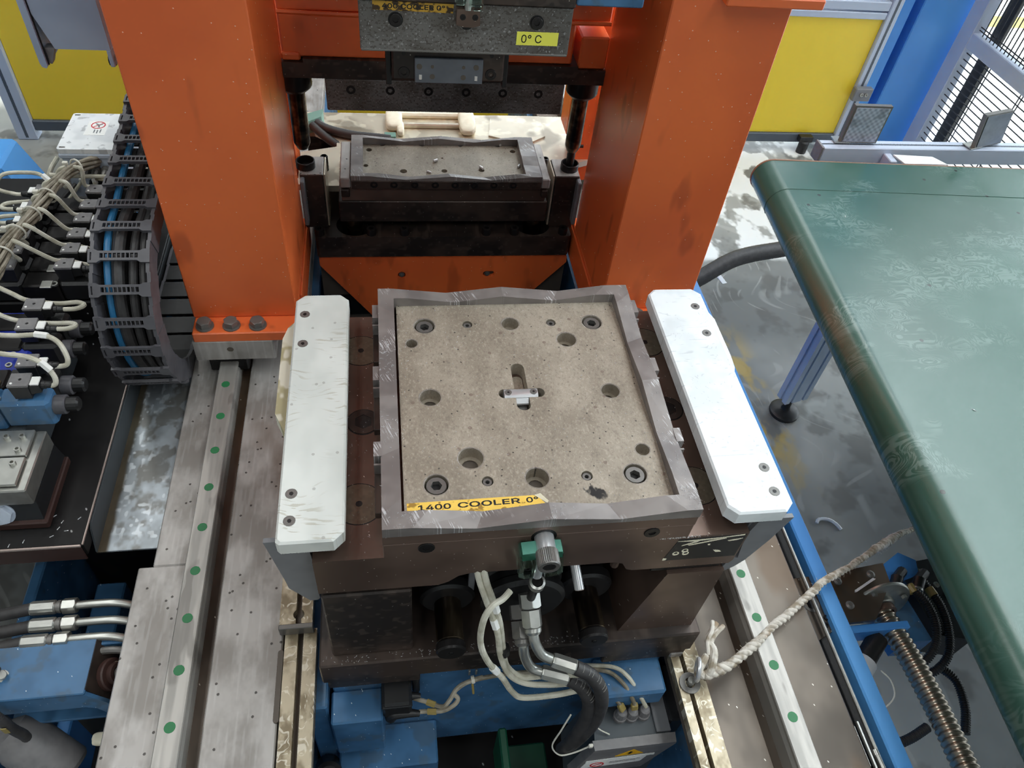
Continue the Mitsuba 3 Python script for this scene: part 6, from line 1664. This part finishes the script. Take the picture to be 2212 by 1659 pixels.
# ================================================================== drive unit at the lower right
t = thing('drive_bracket', 'oily steel corner bracket on the bed at the lower right', 'bracket')
part(t, 'side_block', hull([(0.690, 0.452, 0.442), (0.690, 0.575, 0.442), (0.776, 0.585, 0.430), (0.776, 0.490, 0.430), (0.690, 0.452, 0.40), (0.690, 0.575, 0.40), (0.776, 0.585, 0.40), (0.776, 0.49, 0.40)]), 'm_dirty_bed', smooth=False)
part(t, 'bearing_ring', lathe([(0.011, 0), (0.0165, 0), (0.0165, 0.003), (0.011, 0.003), (0.011, 0)], (0.722, 0.528, 0.436), (0.1, 0, 1), 28), 'm_grey_bolt', label='round bearing ring')
part(t, 'bearing_hole', cyl((0.722, 0.528, 0.4375), (0.722, 0.528, 0.4385), 0.011, 24), 'm_black')
for x, y in ((0.741, 0.500), (0.755, 0.555), (0.735, 0.487), (0.752, 0.515)):
    part(t, 'bracket_screw', socket_head((x, y, 0.434), (0.13, 0, 1), 0.005, 0.004, 14), 'm_black_bolt')
part(t, 'top_plate', hull([(x, y, z) for x, y in ((0.777, 0.586), (0.905, 0.600), (0.900, 0.560), (0.838, 0.492), (0.777, 0.490)) for z in (0.420, 0.428)]), 'm_dirty_bed', smooth=False)
part(t, 'worn_edge', sweep([(0.777, 0.586, 0.4285), (0.7765, 0.53, 0.4285), (0.777, 0.491, 0.4285)], 0.0018, 6), 'm_edge_worn', label='bright worn edge')
for x, y in ((0.797, 0.570), (0.868, 0.578), (0.800, 0.522)):
    part(t, 'plate_screw', lathe([(0, 0), (0.008, 0), (0.008, 0.003), (0.004, 0.005), (0, 0.004)], (x, y, 0.428), n=20), 'm_grey_bolt')
part(t, 'blue_arm', box((0.772, 0.476, 0.375), (0.905, 0.490, 0.418), 0.002), 'm_blue_clean', label='blue arm under the plate')
part(t, 'blue_web', hull([(0.70, 0.440, 0.40), (0.772, 0.488, 0.40), (0.772, 0.478, 0.40), (0.71, 0.432, 0.40), (0.70, 0.440, 0.36), (0.772, 0.488, 0.36), (0.772, 0.478, 0.36), (0.71, 0.432, 0.36)]), 'm_blue_clean', label='blue web')

t = thing('flexible_conduit', 'ribbed bronze coloured metal conduit with a zinc flange at the lower right', 'conduit')
c0, c1 = np.array([0.880, 0.520, 0.392]), np.array([0.868, 0.235, 0.432])
path = catmull([c0, (0.886, 0.45, 0.398), (0.884, 0.38, 0.408), (0.876, 0.30, 0.422), c1, (0.858, 0.16, 0.445), (0.845, 0.08, 0.46)], 30)
seg = np.r_[0, np.cumsum(np.linalg.norm(np.diff(path, axis=0), axis=1))]
ss = np.linspace(0, seg[-1], 420)
pp = np.stack([np.interp(ss, seg, path[:, i]) for i in range(3)], 1)
rr = 0.0192 + 0.0017 * np.sin(ss / 0.0105 * 2 * np.pi)
part(t, 'corrugated_tube', sweep(pp, rr, 26, smooth=False), 'm_conduit', smooth=True)
ax = c0 - path[4]
part(t, 'flange', lathe([(0, 0), (0.058, 0), (0.060, 0.0015), (0.060, 0.005), (0.058, 0.0065), (0.026, 0.0065), (0.026, 0.014), (0.0215, 0.016), (0, 0.016)], c0 + np.array([0.004, 0.020, -0.002]), (0.05, -1.0, 0.20), 44), 'm_zinc', label='round zinc flange')
part(t, 'collar', lathe([(0.018, 0), (0.0235, 0), (0.0235, 0.010), (0.018, 0.011), (0.018, 0)], c0 + np.array([0.003, 0.004, 0.0]), (0.05, -1.0, 0.15), 32), 'm_brown_steel', label='brown collar')
for a in (0.5, 2.2, 4.0, 5.4):
    o = c0 + np.array([0.004, 0.0135, 0.0]) + 0.045 * (math.cos(a) * np.array([1, 0, 0]) + math.sin(a) * np.array([0, 0.2, 0.98]))
    part(t, 'flange_screw', cyl(o, o + np.array([0.0003, -0.006, 0.001]), 0.0055, 6), 'm_zinc')
part(t, 'label_plate', hull([(0.820, 0.548, 0.433), (0.862, 0.566, 0.440), (0.8615, 0.560, 0.447), (0.819, 0.542, 0.438), (0.820, 0.545, 0.43), (0.862, 0.563, 0.436)]), 'm_box_lid', smooth=False, label='smeared white plate')
t = thing('drive_motor', 'black motor box with blue cover and two cable plugs under the conveyor edge', 'motor')
part(t, 'motor_box', hull([(x, y, z) for x, y in ((0.960, 0.615), (1.035, 0.622), (1.085, 0.53), (1.035, 0.455), (0.975, 0.47)) for z in (0.31, 0.385)]), 'm_motor_box', smooth=20)
part(t, 'blue_cover', hull([(0.905, 0.600, 0.40), (0.960, 0.628, 0.41), (0.990, 0.610, 0.408), (0.985, 0.582, 0.403), (0.915, 0.570, 0.38), (0.905, 0.600, 0.36), (0.985, 0.61, 0.36)]), 'm_blue_clean', smooth=False, label='blue cover')
part(t, 'blue_body', hull([(x, y, z) for x, y in ((0.90, 0.57), (0.985, 0.56), (0.985, 0.47), (0.915, 0.47)) for z in (0.30, 0.362)]), 'm_blue', smooth=False, label='blue body')
for o in ((0.922, 0.560, 0.405), (0.965, 0.553, 0.405)):
    part(t, 'cable_plug', join(cyl(o, np.array(o) + (0.012, 0.018, 0.004), 0.011, 18), cyl(np.array(o) + (0.010, 0.016, 0.003), np.array(o) + (0.032, 0.032, 0.0), 0.0095, 8)), 'm_black_plastic', label='black cable plug')
    part(t, 'plug_ring', cyl(np.array(o) + (-0.003, -0.004, 0), np.array(o) + (0.003, 0.004, 0.001), 0.0105, 18), 'm_zinc')
for x, y in ((1.000, 0.596), (1.022, 0.566), (1.035, 0.545)):
    part(t, 'box_screw', socket_head((x, y, 0.385), (0, 0, 1), 0.006, 0.004, 16), 'm_black_bolt' if y < 0.55 else 'm_zinc')


def corrugated(pts, r, amp, pitch, n=12):
    path = catmull(pts, 24)
    seg = np.r_[0, np.cumsum(np.linalg.norm(np.diff(path, axis=0), axis=1))]
    ss = np.linspace(0, seg[-1], int(seg[-1] / pitch * 6))
    pp = np.stack([np.interp(ss, seg, path[:, i]) for i in range(3)], 1)
    return sweep(pp, r + amp * np.sin(ss / pitch * 2 * np.pi), n, smooth=False)


for k, (pts, lab, mk) in enumerate((
        ([(0.945, 0.560, 0.408), (0.963, 0.530, 0.410), (0.968, 0.490, 0.404), (0.958, 0.455, 0.392), (0.935, 0.432, 0.378), (0.910, 0.425, 0.365)], 'black corrugated cable looping from the motor, the left one', (0.949, 0.552, 0.409)),
        ([(0.985, 0.565, 0.404), (0.996, 0.520, 0.402), (0.993, 0.475, 0.394), (0.978, 0.436, 0.382), (0.950, 0.414, 0.368), (0.915, 0.41, 0.355)], 'black corrugated cable looping from the motor, the right one', (0.9895, 0.545, 0.404)),
        ([(0.960, 0.425, 0.36), (0.985, 0.395, 0.355), (0.980, 0.350, 0.35), (0.96, 0.31, 0.345)], 'black corrugated tube behind the bronze conduit', None),
        ([(0.735, 0.300, 0.400), (0.775, 0.292, 0.402), (0.815, 0.298, 0.404), (0.855, 0.312, 0.405)], 'black corrugated tube crossing to the bronze conduit at the bottom right', None))):
    t = thing('corrugated_cable', lab, 'cable')
    part(t, 'tube', corrugated(pts, 0.0072, 0.0011, 0.0042), 'm_black_plastic', smooth=True)
    if mk:
        part(t, 'marker_sleeve', cyl(np.array(mk) + (-0.001, 0.008, 0), np.array(mk) + (0.002, -0.008, 0), 0.0085, 10), 'm_amber', label='cream marker')
t = thing('plastic_sleeve', 'white plastic roll held under the conduit by the blue beam', 'roll')
part(t, 'roll', lathe([(0, 0), (0.021, 0), (0.022, 0.003), (0.022, 0.030), (0.020, 0.031), (0.020, 0.034), (0.022, 0.035), (0.022, 0.068), (0.010, 0.070), (0, 0.070)], (0.755, 0.390, 0.385), (0.72, 0.62, 0.05), 30), 'm_white_plastic')
part(t, 'roll_end', cyl((0.8065, 0.435, 0.3885), (0.850, 0.472, 0.39), 0.018, 24), 'm_black_plastic', label='black end')
part(t, 'tie_loop', sweep([(0.822, 0.412, 0.40), (0.835, 0.395, 0.395), (0.835, 0.372, 0.385), (0.815, 0.358, 0.375), (0.80, 0.357, 0.37)], 0.0014, 6), 'm_tie', label='thin white loop')
t = thing('limit_switch', 'steel lever limit switch with a teal body at the bottom right', 'limit switch')
part(t, 'lever', box((0.694, 0.245, 0.470), (0.698, 0.315, 0.476), 0.0008), 'm_zinc')
part(t, 'lever', box((0.688, 0.250, 0.466), (0.691, 0.310, 0.472), 0.0008), 'm_zinc')
part(t, 'plate', hull([(x, y, z) for x, y in ((0.694, 0.243), (0.712, 0.243), (0.714, 0.207), (0.700, 0.206)) for z in (0.464, 0.470)]), 'm_zinc')
part(t, 'plate_eye', lathe([(0.003, 0), (0.0065, 0), (0.0065, 0.003), (0.003, 0.003), (0.003, 0)], (0.704, 0.228, 0.470), n=20), 'm_chrome')
part(t, 'teal_body', hull([(x, y, z) for x, y in ((0.713, 0.240), (0.722, 0.238), (0.726, 0.204), (0.716, 0.203)) for z in (0.440, 0.466)]), 'm_teal', label='teal body')
part(t, 'black_body', hull([(x, y, z) for x, y in ((0.726, 0.248), (0.760, 0.246), (0.765, 0.196), (0.730, 0.196)) for z in (0.40, 0.452)]), 'm_black_plastic')
part(t, 'spring_pin', join(cyl((0.716, 0.268, 0.455), (0.718, 0.246, 0.455), 0.005, 14), cyl((0.715, 0.276, 0.455), (0.716, 0.268, 0.455), 0.0065, 14)), 'm_zinc')
t = thing('lubrication_pipe', 'thin polished pipe running along the bed beside the blue beam', 'pipe')
part(t, 'pipe', cyl((0.722, -0.3, 0.450), (0.722, 1.3, 0.450), 0.0035, 10), 'm_zinc')
part(t, 'cover_strip', box((0.692, -0.3, 0.41), (0.738, 1.6, 0.430), 0.002), 'm_black', label='black strip under the pipe')

# ================================================================== rope with its eye and what lies on the floor
t = thing('frayed_rope', 'frayed natural rope knotted to a steel eye and stretched to the right', 'rope')
rp_ = [(1.25, 0.80, 0.26), (1.152, 0.748, 0.30), (1.02, 0.693, 0.36), (0.895, 0.626, 0.42), (0.807, 0.579, 0.462), (0.724, 0.539, 0.487), (0.660, 0.498, 0.500), (0.603, 0.465, 0.510), (0.555, 0.434, 0.522), (0.497, 0.404, 0.520), (0.455, 0.392, 0.516)]
path = catmull(rp_, 16)
seg = np.r_[0, np.cumsum(np.linalg.norm(np.diff(path, axis=0), axis=1))]
ss = np.linspace(0, seg[-1], 260)
pp = np.stack([np.interp(ss, seg, path[:, i]) for i in range(3)], 1)
pp += 0.0022 * (np.stack([meshkit.noise(np.stack([ss * 40 + 7 * i, ss * 0, ss * 0 + i], 1)) for i in range(3)], 1) - 0.5)
rad = 0.0058 + 0.0035 * (meshkit.noise(np.stack([ss * 26, ss * 0 + 3, ss * 0], 1)) - 0.35)
for k in range(3):
    a = ss / 0.034 * 2 * np.pi + k * 2 * np.pi / 3
    tg = np.gradient(pp, axis=0); tg /= np.linalg.norm(tg, axis=1, keepdims=True)
    e1 = np.cross(tg, [0, 0, 1.0]); e1 /= np.linalg.norm(e1, axis=1, keepdims=True)
    e2 = np.cross(tg, e1)
    part(t, 'strand', sweep(pp + rad[:, None] * 0.55 * (np.cos(a)[:, None] * e1 + np.sin(a)[:, None] * e2), rad * 0.72, 8, smooth=False), 'm_rope', smooth=True)
fz_v = []
for _ in range(420):
    i = rng.integers(0, len(pp))
    d = rng.normal(size=3); d /= np.linalg.norm(d)
    o = pp[i] + d * rad[i] * 0.9
    e = o + d * rng.uniform(0.002, 0.006) + rng.normal(size=3) * 0.002
    fz_v.append(sweep([o, (o + e) / 2 + rng.normal(size=3) * 0.0006, e], 0.00028, 3, smooth=False, caps=False))
part(t, 'frayed_fibre', join(fz_v), 'm_rope', kind='stuff', label='loose fibres')
kn = [(0.455, 0.392, 0.516), (0.448, 0.400, 0.524), (0.458, 0.412, 0.530), (0.467, 0.420, 0.524), (0.460, 0.410, 0.512), (0.450, 0.398, 0.508), (0.462, 0.394, 0.522), (0.470, 0.408, 0.534), (0.476, 0.424, 0.534), (0.474, 0.442, 0.530), (0.486, 0.456, 0.528), (0.496, 0.470, 0.526)]
part(t, 'knot', sweep(kn, 0.0062, 9), 'm_rope')
part(t, 'loose_end', sweep([(0.470, 0.420, 0.530), (0.478, 0.440, 0.534), (0.490, 0.452, 0.535), (0.505, 0.462, 0.532)], 0.004, 8), 'm_rope')
part(t, 'loose_end', sweep([(0.466, 0.418, 0.532), (0.469, 0.438, 0.538), (0.480, 0.452, 0.540), (0.488, 0.470, 0.536)], 0.0035, 8), 'm_rope')
t = thing('eye_bolt', 'steel eye ring on the clamping bar holding the knotted rope', 'eye bolt')
B = basis((0.9, -0.3, 0.1))
part(t, 'ring', sweep([np.array([0.447, 0.402, 0.520]) + 0.016 * (math.cos(a) * B[:, 0] + math.sin(a) * B[:, 1]) for a in np.linspace(0, 2 * np.pi, 25)], 0.0035, 10, smooth=False), 'm_chrome')
part(t, 'washer', lathe([(0.008, 0), (0.0165, 0), (0.0165, 0.003), (0.008, 0.003), (0.008, 0)], (0.4385, 0.392, 0.492), n=32), 'm_grey_bolt')
part(t, 'shank', cyl((0.4385, 0.392, 0.472), (0.4385, 0.392, 0.506), 0.006, 16), 'm_zinc')
part(t, 'clamp', box((0.416, 0.435, 0.492), (0.438, 0.452, 0.506), 0.002), 'm_bed_steel')
solo('cable_tie_scrap', sweep([(1.090, 0.936, 0.004), (1.10, 0.945, 0.007), (1.125, 0.943, 0.006), (1.142, 0.930, 0.004), (1.150, 0.912, 0.003)], 0.0045, 8), 'm_white_plastic', 'cut off pale cable tie lying on the grey floor', 'cable tie')
solo('paper_scrap', hull([(1.128, 1.985, 0.001), (1.150, 1.990, 0.001), (1.166, 1.91, 0.001), (1.148, 1.905, 0.001), (1.140, 1.95, 0.004)]), 'm_white_plastic', 'scrap of pale paper on the floor beside the right orange post', 'paper')
